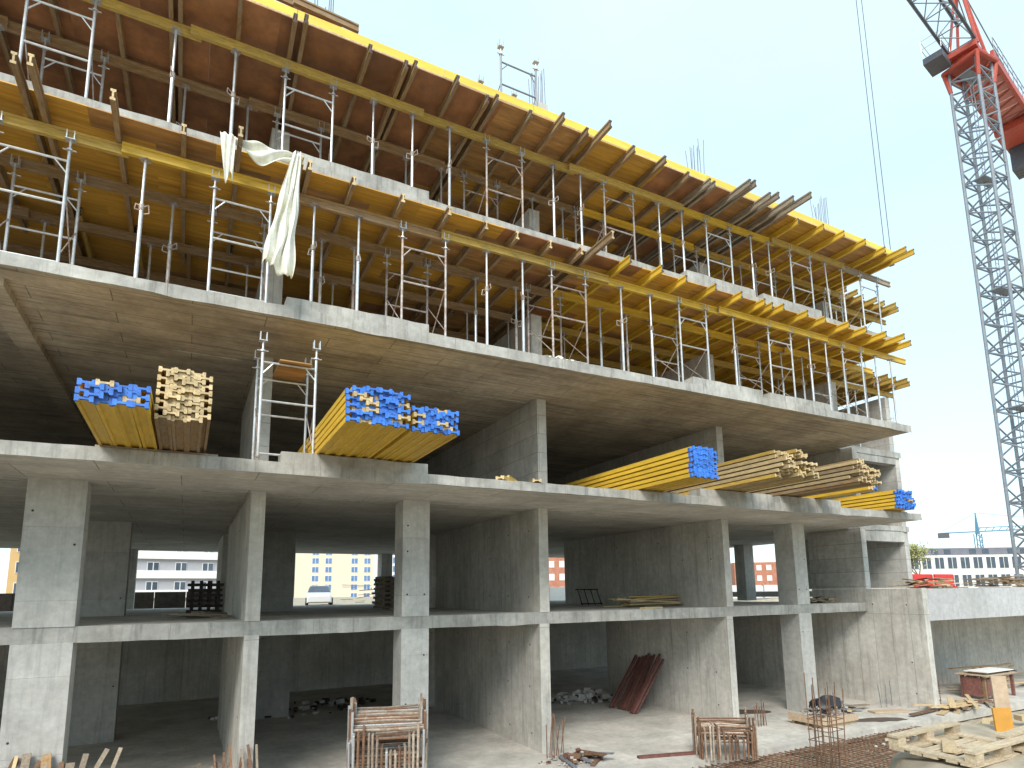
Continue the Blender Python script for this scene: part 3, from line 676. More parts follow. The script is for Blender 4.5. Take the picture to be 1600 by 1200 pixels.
# ------------------------------------------------------------------ ground-level things
def ubundle(cx, cy, z, rz, n, w, h, label, tiers=1, mt='rebarpale', r=.022, sp=.075):
    """nested bent-bar frames standing one behind the other, legs out at both ends"""
    e = empty('bent_bar_bundle', (cx, cy, z), label, 'rebar', 'bundles of bent bars', rz)
    pick = lambda: random.choice(['rebarpale', 'rebarpale', 'rebar', 'galv'] if mt == 'rebarpale' else ['rebar', 'rebarpale', 'rebar'])
    for t in range(tiers):
        z0 = t * h * .62
        for i in range(n):
            y = (i - n / 2) * sp + rnd(-.01, .01); dx = rnd(-.02, .02) + .05 * math.sin(i * .8 + t); hh = h * (.86 + .16 * i / n) + rnd(-.03, .03)
            ww = w * (1 - .05 * t) / 2; zc = z0 + h * (.55 + .25 * i / n)
            MB().path([(-ww + dx, y, z0), (-ww + dx, y, z0 + hh)], r, 6).build('leg', pick(), e)
            MB().path([(ww + dx, y, z0), (ww + dx, y, z0 + hh * rnd(.95, 1.04))], r, 6).build('leg', pick(), e)
            MB().path([(-ww + dx, y + .04, zc), (0, y + .04, zc + rnd(-.02, .03)), (ww + dx, y + .04, zc + rnd(-.03, .03))], r, 6).build('cross_bar', pick(), e)
            MB().path([(-ww + dx, y + .03, zc - .16 * h), (ww + dx, y + .03, zc - .14 * h + rnd(-.04, .04))], r, 6).build('cross_bar', pick(), e)
    m_ = int(w / .085)
    for j in range(m_):                                      # bars standing along the near side
        xx = (-.5 + (j + .5) / m_) * w + rnd(-.015, .015); hh = h * (tiers > 1) * .35 + h * (.62 + .2 * math.sin(j * .5)) + rnd(-.06, .06); yn = -n / 2 * sp - .10 - .05 * math.sin(j * 1.1)
        MB().path([(xx, yn, 0), (xx + rnd(-.02, .02), yn, hh), (xx + rnd(-.01, .01), yn + .22, hh + .015)], r, 6).build('bent_bar', pick(), e)
    return e
ubundle(3.85, -.95, 0, -.32, 13, 1.5, 1.12, 'tall bundle of pale rusty bent bars in front of the middle column', 2, r=.026)
ubundle(11.85, -2.3, 0.0, -.55, 11, 1.3, .98, 'low bundle of rusty bent bars in front of the right cross wall', 1, 'rebar', r=.024)
starter(8.15, -.5, 0, 1.05, 4, 2, .13, 'rebar', 'thin rusty starter bars at the foot of the middle wall', 'starter bars on the ground floor', .12)
starter(15.2, -.55, 0, .75, 4, 2, .11, 'rebar', 'short rusty starter bars at the foot of the right cross wall', 'starter bars on the ground floor', .05)
starter(13.4, -4.0, -.26, 2.35, 4, 4, .17, 'rebar', 'tall rusty column cage rising from the rebar mat', 'starter bars on the ground floor', .06, 4)
starter(21.2, -.6, 0, .95, 3, 1, .3, 'greybar', 'three thin bars standing against the long right wall', 'starter bars on the ground floor', .04)
starter(22.35, -1.5, 0, .95, 4, 2, .16, 'rebar', 'rusty bars with a pale sheet at the end of the long right wall', 'starter bars on the ground floor', .06, 2)
heap(8.6, -1.1, 0, .6, .3, 10, 'rusty bar offcut on the floor at the foot of the middle wall', 'bar offcuts at the middle wall', ['rebar', 'greybar'], .5, 1.0, .15, pname='bar_offcut')
# rebar mat in front of the slab
mat_e = empty('rebar_mat', (15.5, -4, -.26), 'rusty reinforcement mat laid on the ground in front of the slab', 'rebar')
ux = Vector((math.cos(.10), math.sin(.10), 0)); uy = Vector((-math.sin(.10), math.cos(.10), 0)); o0 = Vector((-4.6, -1.6, 0))
for i in range(34):
    a = o0 + uy * (i * .115); MB().bar(a + Vector((rnd(-.3, .3), 0, .10)), a + ux * (9 + rnd(-.6, .4)) + Vector((0, 0, .10 + rnd(-.02, .02))), .013, 5).build('long_bar', 'rebar', mat_e)
for i in range(46):
    a = o0 + ux * (i * .195 + .1); MB().bar(a + Vector((0, rnd(-.2, .1), .128)), a + uy * (3.9 + rnd(-.2, .25)) + Vector((0, 0, .128 + rnd(-.02, .02))), .013, 5).build('cross_bar', 'rebar', mat_e)
# red steel lengths leaning on the right cross wall
le = empty('leaning_steel', (13.6, 3.4, 0), 'bundle of red oxide steel lengths leaning on the right cross wall', 'steel')
for i in range(15):
    x = 13.25 - 13.6 + rnd(-.05, .2); y = .85 - i * .11 + rnd(-.04, .04)
    b = Vector((x - .1, y, .03)); t = Vector((14.62 - 13.6 - rnd(.02, .08), y + rnd(-.1, .15) + .15, 1.72 + rnd(-.12, .1)))
    d = (t - b).normalized(); sd_ = d.cross(Vector((0, 1, 0))).normalized(); yy = d.cross(sd_)
    MB().obox((b + t) / 2, d * (t - b).length / 2, sd_ * .03, yy * .034).build('steel_length', 'oxide', le)
# clamps on a pallet with a black sack
pl = empty('clamp_pallet', (17.1, -1.2, 0), 'pallet heaped with pale steel clamps in front of the right column', 'pallet')
for k in range(3): MB().box(-.75, -.5 + k * .46, 0, .75, -.42 + k * .46, .12).build('runner', 'woodpale', pl)
for k in range(7): MB().box(-.8 + k * .23, -.55, .121, -.62 + k * .23, .55, .145).build('deck_board', 'woodpale', pl)
MB().box(-.82, -.575, .1, .8, -.553, .3).build('side_board', 'paleboard', pl); MB().box(-.845, -.55, .1, -.823, .55, .32).build('side_board', 'paleboard', pl)
for k in range(110):
    rr = math.sqrt(random.random()); t = rnd(0, 6.28); x, y = rr * .68 * math.cos(t), rr * .45 * math.sin(t); z = .16 + (1 - rr) * rnd(0, .42) + rnd(0, .12)
    a, b_ = rnd(0, 3.14), rnd(-.35, .35); d = Vector((math.cos(a) * math.cos(b_), math.sin(a) * math.cos(b_), math.sin(b_))) * rnd(.12, .22); s_ = d.cross(Vector((0, 0, 1))).normalized()
    MB().obox((x, y, z), d, s_ * .025, d.cross(s_).normalized() * .014).build('clamp', random.choice(['galv', 'galv', 'rebarpale', 'rusty']), pl)
def sack(u, v):
    a = u * 2 * math.pi; ph = v * math.pi / 2; rr = math.cos(ph) * (1 + .12 * math.sin(a * 3 + 1) + .08 * math.sin(a * 7 + v * 9))
    return (17.35 + .62 * rr * math.cos(a) + .12 * rr * math.sin(a), -1.15 + .38 * rr * math.sin(a), .46 + .26 * math.sin(ph) * (1 + .22 * math.sin(a * 2 + 1)) - .07 * (1 - v) * math.sin(a * 5))
tag(cloth('black_sack', sack, 28, 8, '', 'black', .008), 'black plastic sack draped over the heap of steel clamps', 'sack')
heap(19.3, -.3, 0, 1.2, .5, 18, 'pale scrap slat on the floor along the long right wall', 'scrap slats along the long wall', ['woodgrey', 'greybar', 'woodpale', 'galv'], .4, 1.0, .16)
plank(20.3, -1.2, 0.006, 1.2, .35, .05, -.35, 'wide pale board lying at the foot of the long right wall', None, 'paleboard')
for i, (x, y, l, w, a) in enumerate(((16.2, 1.4, 2.6, .9, -.5), (18.9, -1.75, 1.9, .6, -.35))):
    b = MB(); nn = 22
    pts = [(x + math.cos(a) * l / 2 * math.cos(t) * rnd(.85, 1.1) - math.sin(a) * w / 2 * math.sin(t), y + math.sin(a) * l / 2 * math.cos(t) + math.cos(a) * w / 2 * math.sin(t) * rnd(.8, 1.15), .005) for t in [2 * math.pi * k / nn for k in range(nn)]]
    b.v = pts; b.f = [tuple(range(nn))]; b.mi = [0]
    tag(b.build('damp_patch', 'wet'), kind='structure')
plank(10.6, -1.75, .006, 1.6, .14, .05, -.25, 'dark reddish plank lying beside the low bundle of bent bars', None, 'oxide')
# rubble in the middle bay and at the column feet
def rubble(cx, cy, z, rx, ry, n, label, mts, s0=.05, s1=.2):
    b = MB()
    for k in range(n):
        rr = math.sqrt(random.random()); t = rnd(0, 6.28); s = rnd(s0, s1) * (1.2 - rr * .7)
        c = (cx + rx * rr * math.cos(t), cy + ry * rr * math.sin(t), z + s * .4 + (1 - rr) * rnd(0, .3))
        q = Matrix.Rotation(rnd(0, 6.28), 3, 'Z') @ Matrix.Rotation(rnd(-.5, .5), 3, 'X')
        b.obox(c, q @ Vector((s, 0, 0)), q @ Vector((0, s * rnd(.5, .9), 0)), q @ Vector((0, 0, s * rnd(.3, .7))), random.randrange(len(mts)))
    return tag(b.build('rubble', mts), label, 'rubble', kind='stuff')
rubble(13.4, 6.0, 0, 1.5, 1.0, 120, 'broken concrete rubble in the dark bay left of the leaning steel', ['wall', 'floor', 'dark'])
rubble(8.4, -.9, 0, .9, .5, 70, 'small rubble at the foot of the middle wall', ['wall', 'floor', 'oxide'], .02, .06)
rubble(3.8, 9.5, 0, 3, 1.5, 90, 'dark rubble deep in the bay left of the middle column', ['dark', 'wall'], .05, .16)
heap(-1.5, -.3, 0, 1.0, .5, 16, 'splintered scrap board heaped at the foot of the left column', 'scrap boards at the left column', ['woodgrey', 'woodold', 'woodpale'], .4, 1.1, .5)
heap(1.3, -.25, 0, .5, .3, 8, 'scrap stick heaped at the foot of the narrow left wall', 'scrap at the narrow left wall', ['woodgrey', 'rebar', 'woodold'], .4, .9, .3)
for i, (x, y, hh) in enumerate(((.15, 1.6, .9), (.35, 1.2, .8), (.0, 2.1, .75), (.55, 1.5, 1.0), (.25, 1.9, .7))):
    plank(x + .25, y, .02, hh, .1, .03, rnd(-.5, .5), 'grey scrap stick leaning by the narrow left wall, inside the bay', 'sticks leaning by the narrow wall', 'woodgrey', tilt=-rnd(.5, .9))
def lean_board(b, t, w, label, group, mt):
    b, t = Vector(b), Vector(t); d = (t - b); sdv = d.cross(Vector((0, 1, 0))).normalized(); nn = d.normalized().cross(sdv)
    o = MB().obox((0, 0, 0), d / 2, sdv * w / 2, nn * .014).build('leaning_board', mt); o.location = (b + t) / 2
    tag(o, label, 'board', group)
for i in range(22):
    x = -2.75 + i * .07; lean_board((x + rnd(-.2, .25), -1.15 + rnd(-.15, .2), .03), (x + .12 + rnd(-.3, .4), -.06, 1.0 + rnd(-.2, .32)), rnd(.04, .15), '%s splintered board from the left leaning on the left column' % nth(i + 1), 'boards leaning on the left column', random.choice(['woodpale', 'woodgrey', 'woodgrey', 'woodold', 'rebar']))
for i in range(9):
    x = .72 + i * .09; lean_board((x + rnd(-.2, .2), -.95 + rnd(-.1, .2), .03), (x + rnd(-.1, .1), -.1, .82 + rnd(-.1, .3)), rnd(.03, .06), '%s stick from the left leaning on the narrow left wall' % nth(i + 1), 'sticks leaning on the narrow left wall', random.choice(['rebar', 'woodgrey', 'rebar']))
# table of pallets and scrap heap in the podium bay
tb = empty('pallet_table', (26.2, -1.3, 0), 'rough work table of brown pallets in the podium bay', 'table')
for s_ in (-.95, -.45, .4, .95):
    for y_ in (-.4, .3): MB().box(s_ - .05, y_, 0, s_ + .05, y_ + .09, .784).build('leg', random.choice(['oxide', 'woodold']), tb)
MB().box(-.9, -.42, .12, -.4, -.402, .7).build('side_panel', 'oxide', tb); MB().box(-1.02, -.3, .1, -1.002, .3, .75).build('side_panel', 'oxide', tb); MB().box(-1.0, .1, .2, 1.0, .13, .3).build('shelf_rail', 'woodgrey', tb)
for k in range(5): MB().box(-1.1, -.5 + k * .21, .82, 1.1, -.32 + k * .21, .85).build('top_board', 'paleboard', tb)
MB().box(-1.1, -.5, .785, 1.1, -.4, .818).build('rail', 'woodgrey', tb); MB().box(-1.1, .3, .785, 1.1, .4, .818).build('rail', 'woodgrey', tb)
MB().box(-.9, -.48, .93, .9, .3, .955).build('sheet_top', 'white', tb)
for s_ in (-.8, .7): MB().box(s_, -.4, .851, s_ + .1, .2, .929).build('spacer', 'woodgrey', tb)
heap(28.6, -.4, 0, 2.2, .9, 36, 'weathered plank in the scrap heap behind the pallet table', 'planks in the podium scrap heap', ['woodgrey', 'woodold', 'woodpale', 'dark'], .8, 2.2, .9, .1, .5)
heap(23.6, -.2, 0, .7, .6, 16, 'plank in the low heap at the corner of the podium bay', 'planks in the podium corner', ['woodgrey', 'oxide', 'woodpale'], .6, 1.4, .7)
heap(22.6, -2.0, 0, 2.6, .35, 22, 'pale plank in the spread across the slab edge in front of the podium bay', 'planks in front of the podium bay', ['woodpale', 'woodgrey', 'woodpale', 'rebar'], .7, 1.8, .2, .2, .5)
# planks lying beyond the mat
heap(20.2, -3.6, -.2, 2.2, .7, 14, 'grey plank in the loose spread beyond the rebar mat', 'planks beyond the rebar mat', ['woodgrey', 'woodpale', 'woodold'], 1.0, 2.4, .22, .2, .3)
rubble(18.5, -3.4, -.25, 3.5, .9, 160, 'small stones and scraps scattered over the ground in front of the slab', ['earth', 'floor', 'woodgrey'], .02, .07)
heap(16.8, -5.6, -.2, 1.3, .5, 9, 'long pale plank laid along the edge of the rebar mat', 'planks along the mat edge', ['woodpale', 'woodgrey'], 1.4, 2.4, .15, .25, .15)
# debris and barrier on the podium roof
heap(23.9, -.9, 3.856, 1.6, .45, 26, 'splintered board in the debris on the podium roof beside the end bay', 'debris on the podium roof', ['woodgrey', 'woodpale', 'oxide', 'woodold'], .7, 1.8, .42)
heap(29.5, -.9, 3.856, 3.4, .5, 34, 'board in the long debris line on the podium roof', 'debris line on the podium roof', ['woodold', 'woodpale', 'woodgrey', 'woodold'], .7, 2.0, .48)
heap(34, 2, 3.856, 3.0, 1.5, 12, 'dark board stacked at the back of the podium roof', 'boards at the back of the podium roof', ['woodold', 'dark', 'woodgrey'], .8, 2.0, .5)
for i, (x, y) in enumerate(((30.6, 3.0), (32.2, 2.9))):
    e = empty('red_barrier', (x, y, 3.856), '%s red plastic barrier on the podium roof' % ('left', 'right')[i], 'barrier', 'red barriers')
    MB().box(-.78, -.04, .15, .78, .04, .72).build('panel', 'red', e)
    for s_ in (-.6, .6): MB().box(s_ - .05, -.25, 0, s_ + .05, .25, .148).build('foot', 'red', e)
cr = empty('materials_crate', (35.5, -.9, 3.856), 'low grey crate on the podium roof near the crane mast', 'crate')
for k in range(3): MB().box(-1.3, -.5, k * .17, 1.3, -.46, .15 + k * .17).build('slat', 'woodgrey', cr); MB().box(-1.3, .46, k * .17, 1.3, .5, .15 + k * .17).build('slat', 'woodgrey', cr)
for s_ in (-1.3, 1.22): MB().box(s_, -.459, 0, s_ + .08, .459, .5).build('end_panel', 'woodgrey', cr)

# ------------------------------------------------------------------ near bank: pallets, boards, grass
def pallet(x, y, z, rz, tilt, label, mid):
    """pallet lying upside down: runners on blocks uppermost, deck boards on the ground"""
    e = empty('wooden_pallet', (x, y, z), label, 'pallet', 'pale wooden pallets', rz); e.rotation_euler = (tilt[0], tilt[1], rz)
    for k in range(5): MB().box(-.61, -.4 + k * .165 + rnd(-.01, .01), 0, .61, -.4 + k * .165 + (.14 if k % 2 == 0 else .1), .022).build('deck_board', 'palletwood', e)
    for k in (-.61, -.07, .47): MB().box(k, -.4, .0225, k + .14, .4, .0445).build('cross_board', 'palletwood', e)
    for ky in (-.4, -.07, .3)[::1 if mid else 2]:
        for kx in (-.61, -.07, .47): MB().box(kx, ky, .045, kx + .14, ky + .1, .123).build('block', 'palletwood', e)
        MB().box(-.625, ky - .004, .1235, .62, ky + .104, .146).build('runner', 'palletwood', e)
    return e
pallet(7.18, -10.18, 2.30, .03, (.02, .0), 'left pale upturned pallet on the near bank, lower right corner', False)
pallet(8.05, -10.75, 2.32, .05, (.03, -.02), 'right pale upturned pallet on the near bank, cut by the picture edge', True)
o = MB().box(-.10, -.012, 0, .10, .012, .36).build('orange_board', 'orangeboard'); o.matrix_basis = Matrix.Translation((8.6, -9.92, 2.18)) @ Matrix.Rotation(-.55, 4, 'Z') @ Matrix.Rotation(-.08, 4, 'X')
tag(o, 'short orange board standing upright behind the right pallet', 'board')
o = MB().box(-.09, -.012, 0, .09, .012, .75).build('pale_board', 'paleboard'); o.matrix_basis = Matrix.Translation((9.05, -9.72, 2.10)) @ Matrix.Rotation(-.55, 4, 'Z') @ Matrix.Rotation(-.04, 4, 'X')
tag(o, 'pale brown board standing upright behind the orange board', 'board')
plank(7.0, -10.15, 2.345, .55, .12, .02, .5, 'short loose plank inside the left pallet', None, 'woodpale')
plank(9.6, -10.2, 2.36, 1.4, .12, .06, -.45, 'thick pale plank on the near bank right of the orange board', None, 'woodpale')
gm = MB()
for cx, cy, nn, rr in ((6.15, -9.75, 110, .16), (7.55, -9.72, 30, .05)):
    for k in range(nn):
        t = rnd(0, 6.28); q = rr * math.sqrt(random.random()); x, y = cx + q * math.cos(t), cy + q * math.sin(t); z = ground_z(x, y) - .03; hh = rnd(.03, .09); a = rnd(0, 3.14); dx, dy = rnd(-.05, .05), rnd(-.05, .05)
        i = len(gm.v); gm.v += [(x - .005 * math.cos(a), y - .005 * math.sin(a), z), (x + .005 * math.cos(a), y + .005 * math.sin(a), z), (x + dx, y + dy, z + hh)]; gm.f.append((i, i + 1, i + 2)); gm.mi.append(0)
tag(gm.build('grass', 'grass'), 'sparse fresh grass tufts on the near bank beside the pallets', 'grass', kind='stuff')

# ------------------------------------------------------------------ tower crane
MX, MY, MZ0, MTOP = 44.18, 3.8, 3.2, 38.2
ce = empty('tower_crane', (MX, MY, MZ0), 'grey lattice tower crane with red slewing platform, right of the building', 'crane')
def add(mb, name, mt): return mb.build(name, mt, ce)
def loc(x, y, z): return (x, y, z - MZ0)
ca, sa = math.cos(.42 + YAW * -1), math.sin(.42 + YAW * -1)
a_ = .84
corn = [Vector((ca * sx - sa * sy, sa * sx + ca * sy, 0)) * a_ for sx, sy in ((-1, -1), (1, -1), (1, 1), (-1, 1))]
HT = MTOP - MZ0; SEC = 1.9; ns = int(HT / SEC)
for c in corn: add(MB().bar(c, c + Vector((0, 0, HT)), .105, 8), 'mast_leg', 'cranegrey')
for k in range(ns + 1):
    z = min(k * SEC, HT)
    for i in range(4):
        p_, q_ = corn[i], corn[(i + 1) % 4]
        add(MB().bar(p_ + Vector((0, 0, z)), q_ + Vector((0, 0, z)), .06, 6), 'mast_brace', 'cranegrey')
        if k < ns:
            mid = (p_ + q_) / 2 + Vector((0, 0, z + SEC / 2))
            add(MB().bar(p_ + Vector((0, 0, z)), q_ + Vector((0, 0, z + SEC / 2)), .055, 6), 'mast_brace', 'cranegrey')
            add(MB().bar(q_ + Vector((0, 0, z + SEC / 2)), p_ + Vector((0, 0, z + SEC)), .055, 6), 'mast_brace', 'cranegrey')
    if k % 4 == 2:
        add(MB().obox((0, 0, z + .05), corn[1] * .45 - corn[0] * .45, (corn[2] - corn[1]) * .2, (0, 0, .03)), 'rest_platform', 'cranegrey')
for s_ in (-.2, .2): add(MB().bar((s_ + .2, .1, 0), (s_ + .2, .1, HT), .025, 5), 'ladder_rail', 'cranegrey')
lrm = MB().bar((0, .1, 0), (.4, .1, 0), .014, 4).mesh('ladder_rung', 'cranegrey')
for k in range(int(HT / .35)): link('ladder_rung', lrm, ce).location = (0, 0, k * .35)
u = Vector((.9859, .1674, 0)); vv = Vector((-.1674, .9859, 0)); zt = HT
# slewing ring, platform and cab
add(MB().bar((0, 0, zt), (0, 0, zt + .35), 1.05, 20), 'slewing_ring', 'cranered')
for i in range(4):
    add(MB().bar(corn[i] + Vector((0, 0, zt - 1.6)), corn[i] * 1.25 + Vector((0, 0, zt)), .13, 8), 'collar_strut', 'cranered')
    add(MB().bar(corn[i] * 1.25 + Vector((0, 0, zt - .08)), corn[(i + 1) % 4] * 1.25 + Vector((0, 0, zt - .08)), .15, 8), 'collar_beam', 'cranered')
add(MB().obox(Vector((0, 0, zt + .55)), u * 1.35, vv * .8, (0, 0, .18)), 'slewing_platform', 'cranered')
# cab platform with handrail on the far-left side
pc = -vv * 0 - u * 2.0 + vv * 1.2 + Vector((0, 0, zt + .1))
add(MB().obox(pc, u * .8, vv * .55, (0, 0, .22)), 'cab', 'cranedark')
hr = MB()
for a in (-1, 1):
    for b in (-1, 1): hr.bar(pc + u * .85 * a + vv * .55 * b + Vector((0, 0, .35)), pc + u * .85 * a + vv * .55 * b + Vector((0, 0, 1.5)), .025, 5)
for zz in (.9, 1.5):
    q = [pc + u * .85 * a + vv * .55 * b + Vector((0, 0, zz)) for a, b in ((-1, -1), (1, -1), (1, 1), (-1, 1), (-1, -1))]; hr.path(q, .022, 5)
add(hr, 'handrail', 'galv')
# tower head
for a in (-1, 1):
    for b in (-1, 1): add(MB().bar(u * .9 * a + vv * .8 * b + Vector((0, 0, zt + .7)), vv * .15 * b + u * .15 * a + Vector((0, 0, zt + 6)), .09, 6), 'head_strut', 'cranered')
# jib: triangular lattice pointing over the building
JL = 46; jb = zt + .9; N = 23
B1 = lambda s, t: -u * (1.2 + s * JL) + vv * t * .75 + Vector((0, 0, jb)); T1 = lambda s: -u * (1.2 + s * JL) + Vector((0, 0, jb + 1.5))
for t in (-1, 1): add(MB().bar(B1(0, t), B1(1, t), .09, 6), 'jib_chord', 'cranedark')
add(MB().bar(T1(0), T1(1), .1, 6), 'jib_chord', 'cranedark')
for k in range(N):
    s0, s1, sm = k / N, (k + 1) / N, (k + .5) / N
    for t in (-1, 1):
        add(MB().bar(B1(s0, t), T1(sm), .04, 5), 'jib_brace', 'cranegrey'); add(MB().bar(T1(sm), B1(s1, t), .04, 5), 'jib_brace', 'cranegrey')
    add(MB().bar(B1(s0, -1), B1(s0, 1), .04, 5), 'jib_brace', 'cranegrey'); add(MB().bar(B1(s0, -1), B1(s1, 1), .035, 5), 'jib_brace', 'cranegrey')
# counter-jib with walkway panels, railing and counterweights
CL = 13.5
for t in (-1, 1): add(MB().obox(u * (CL / 2 + 1) + vv * t * 1.05 + Vector((0, 0, jb - .15)), u * CL / 2, vv * .09, (0, 0, .3)), 'counter_jib_girder', 'cranered')
for k in range(12):
    add(MB().obox(u * (1.6 + k * 1.1) + Vector((0, 0, jb - .1)), u * .5, vv * .94, (0, 0, .04)), 'walkway_panel', 'cranepink')
    add(MB().bar(u * (1.05 + k * 1.1) - vv * .96 + Vector((0, 0, jb - .22)), u * (2.15 + k * 1.1) + vv * .96 + Vector((0, 0, jb - .22)), .05, 5), 'walkway_brace', 'cranered')
rl = MB()
for t in (-1, 1):
    for k in range(13): rl.bar(u * (1.2 + k * 1.08) + vv * t * 1.15 + Vector((0, 0, jb + .15)), u * (1.2 + k * 1.08) + vv * t * 1.15 + Vector((0, 0, jb + 1.2)), .025, 5)
    for zz in (.65, 1.2): rl.bar(u * 1.2 + vv * t * 1.15 + Vector((0, 0, jb + zz)), u * 14.2 + vv * t * 1.15 + Vector((0, 0, jb + zz)), .025, 5)
add(rl, 'railing', 'cranegrey')
add(MB().obox(u * 10.6 + Vector((0, 0, jb - .55)), u * 1.3, vv * 1.12, (0, 0, .28)), 'winch_housing', 'cranered')
add(MB().obox(u * 9.0 + Vector((0, 0, jb + .7)), u * .9, vv * .8, (0, 0, .7)), 'winch', 'cranered')
for k in range(4): add(MB().obox(u * (12.6 + k * .46) + Vector((0, 0, jb - 1.25)), u * .21, vv * .95, (0, 0, 1.25)), 'counterweight', 'cranedark')
for k, t in enumerate((-1, 1)): add(MB().bar(vv * .15 * t + Vector((0, 0, zt + 6)), u * 12 + vv * t * .9 + Vector((0, 0, jb + .2)), .04, 5), 'pendant_line', 'cranegrey')
add(MB().bar(Vector((0, 0, zt + 6)), T1(.62), .04, 5), 'pendant_line', 'cranegrey')
# hoist ropes hanging from the trolley
tr = -u * 17.4 + Vector((0, 0, jb - .2))
add(MB().obox(tr, u * .7, vv * .8, (0, 0, .12)), 'trolley', 'cranedark')
for t in (-.33, .33): add(MB().bar(tr + u * t + Vector((0, 0, 0)), tr + u * t - Vector((0, 0, 20.3)), .016, 5), 'hoist_rope', 'cranedark')
add(MB().obox(tr - Vector((0, 0, 20.4)), u * .33, vv * .1, (0, 0, .2)), 'hook_block', 'cranedark')

# ------------------------------------------------------------------ far things
def block(name, c, ang, W, D, H, wallm, label, floors, bays, winm, z0=3.2, fw=.62, fh=.6, bands=None, attic=None, cols=None):
    """building whose front faces -y in its own axes; windows are recessed frames with panes"""
    e = empty(name, (c[0], c[1], z0), label, 'building', None, ang)
    MB().box(-W / 2, 0, 0, W / 2, D, H).build('wall', wallm, e)
    fhgt = H / floors; bw = W / bays; wm = None
    for f in range(floors):
        for b in range(bays):
            if cols and b in cols: continue
            x0 = -W / 2 + bw * (b + .5 - fw / 2); z = fhgt * (f + .22)
            fr = MB().box(0, -.09, 0, bw * fw, -.002, fhgt * fh) if wm is None else None
            if wm is None:
                wm = fr.mesh('window', 'white')
                pm = MB()
                k = 2
                for q in range(k): pm.box(bw * fw * (q / k) + .08, -.11, .08, bw * fw * ((q + 1) / k) - .05, -.092, fhgt * fh - .08)
                pmm = pm.mesh('pane', winm)
            w_ = link('window', wm, e); w_.location = (x0, 0, z); link('pane', pmm, w_)
    if bands:
        for z, h, mt, pr in bands: MB().box(-W / 2 - pr, -pr, z, W / 2 + pr, D, z + h).build('facade_band', mt, e)
    if attic:
        h, mt, ins = attic
        a = MB().box(-W / 2 + ins, ins, H + .003, W / 2 - ins, D - ins, H + h).build('attic_storey', mt, e)
        for b in range(bays):
            if b % 3 == 1: continue
            x0 = -W / 2 + bw * (b + .25); MB().box(max(x0, -W / 2 + ins + .2), ins - .08, H + .35, min(x0 + bw * .5, W / 2 - ins - .2), ins - .002, H + h - .3).build('attic_window', 'glass', e)
    return e
def face(dx, dy): return math.atan2(dx, -dy) if False else 0
# white apartment block at the right, seen over the podium
block('white_apartment_block', (157, 62, 0), -1.05 + .55, 46, 14, 7.9, 'white', 'long white low apartment block with dark attic behind the podium, at the right', 2, 16, 'glass', 3.2, .74, .68, attic=(1.7, 'slate', 1.2))
block('white_apartment_block', (205, 58, 0), -.5, 40, 14, 7.9, 'white', 'second white low block behind the crane mast', 2, 12, 'glass', 3.2, .74, .68, attic=(1.7, 'slate', 1.2))
# grey and white block in the left opening
block('grey_apartment_block', (-3.0, 101, 0), .15, 24, 16, 12.4, 'grey', 'grey apartment block with white balcony bands seen through the left first-floor opening', 4, 6, 'glass', 1.0, .42, .55,
      bands=[(k * 3.1 - .2, 1.25, 'white', .5) for k in range(0, 5)])
block('ochre_apartment_block', (-18.2, 98, 0), .1, 9, 16, 15, 'orange', 'narrow ochre block at the left edge of the left first-floor opening', 5, 3, 'glass', 1.0, .5, .55)
block('beige_tower_block', (45, 204, 0), -.2, 26, 16, 36, 'beige', 'tall beige tower block with blue windows seen right of the narrow left wall', 12, 6, 'glassblue', 2.0, .5, .66, cols=(0, 3))
block('white_tower_block', (26.5, 213, 0), -.2, 12, 16, 33, 'white', 'plain white tower block beside the beige tower block', 11, 4, 'glass', 2.0, .4, .5, cols=(0, 1, 3))
block('blue_tower_block', (66, 196, 0), -.2, 14, 16, 36, 'white', 'white tower block with blue windows right of the beige tower block', 12, 4, 'glassblue', 2.0, .66, .72)
block('brick_block', (125, 92, 0), -.6, 14, 12, 7.6, 'brick', 'red brick unfinished block seen between the right columns', 3, 6, 'white', 3.0, .5, .5)
block('brick_block', (81, 117, 0), -.5, 10, 12, 9.5, 'brick', 'red brick block seen in the slit right of the middle wall', 3, 4, 'white', 3.0, .5, .5)
fe = empty('white_fence', (36, 26, 3.2), 'pale panel fence behind the building, between the right columns', 'fence')
for k in range(12):
    o = MB().box(.02, -.03, .05, 2.0, .03, 1.15).build('panel', 'white', fe); o.location = (-12 + k * 2.06, k * -.2, 0)
    o = MB().box(-.03, -.035, 0, .015, .035, 1.3).build('post', 'grey', fe); o.location = (-12 + k * 2.06, k * -.2, 0)
dw = empty('dark_yard_wall', (-1, 24.5, 3.2), 'low dark wall behind the left first-floor opening', 'wall')
for k in range(8):
    o = MB().box(.01, -.1, 0, 1.48, .1, 1.05).build('panel', 'dark', dw); o.location = (-8 + k * 1.5, 0, 0)
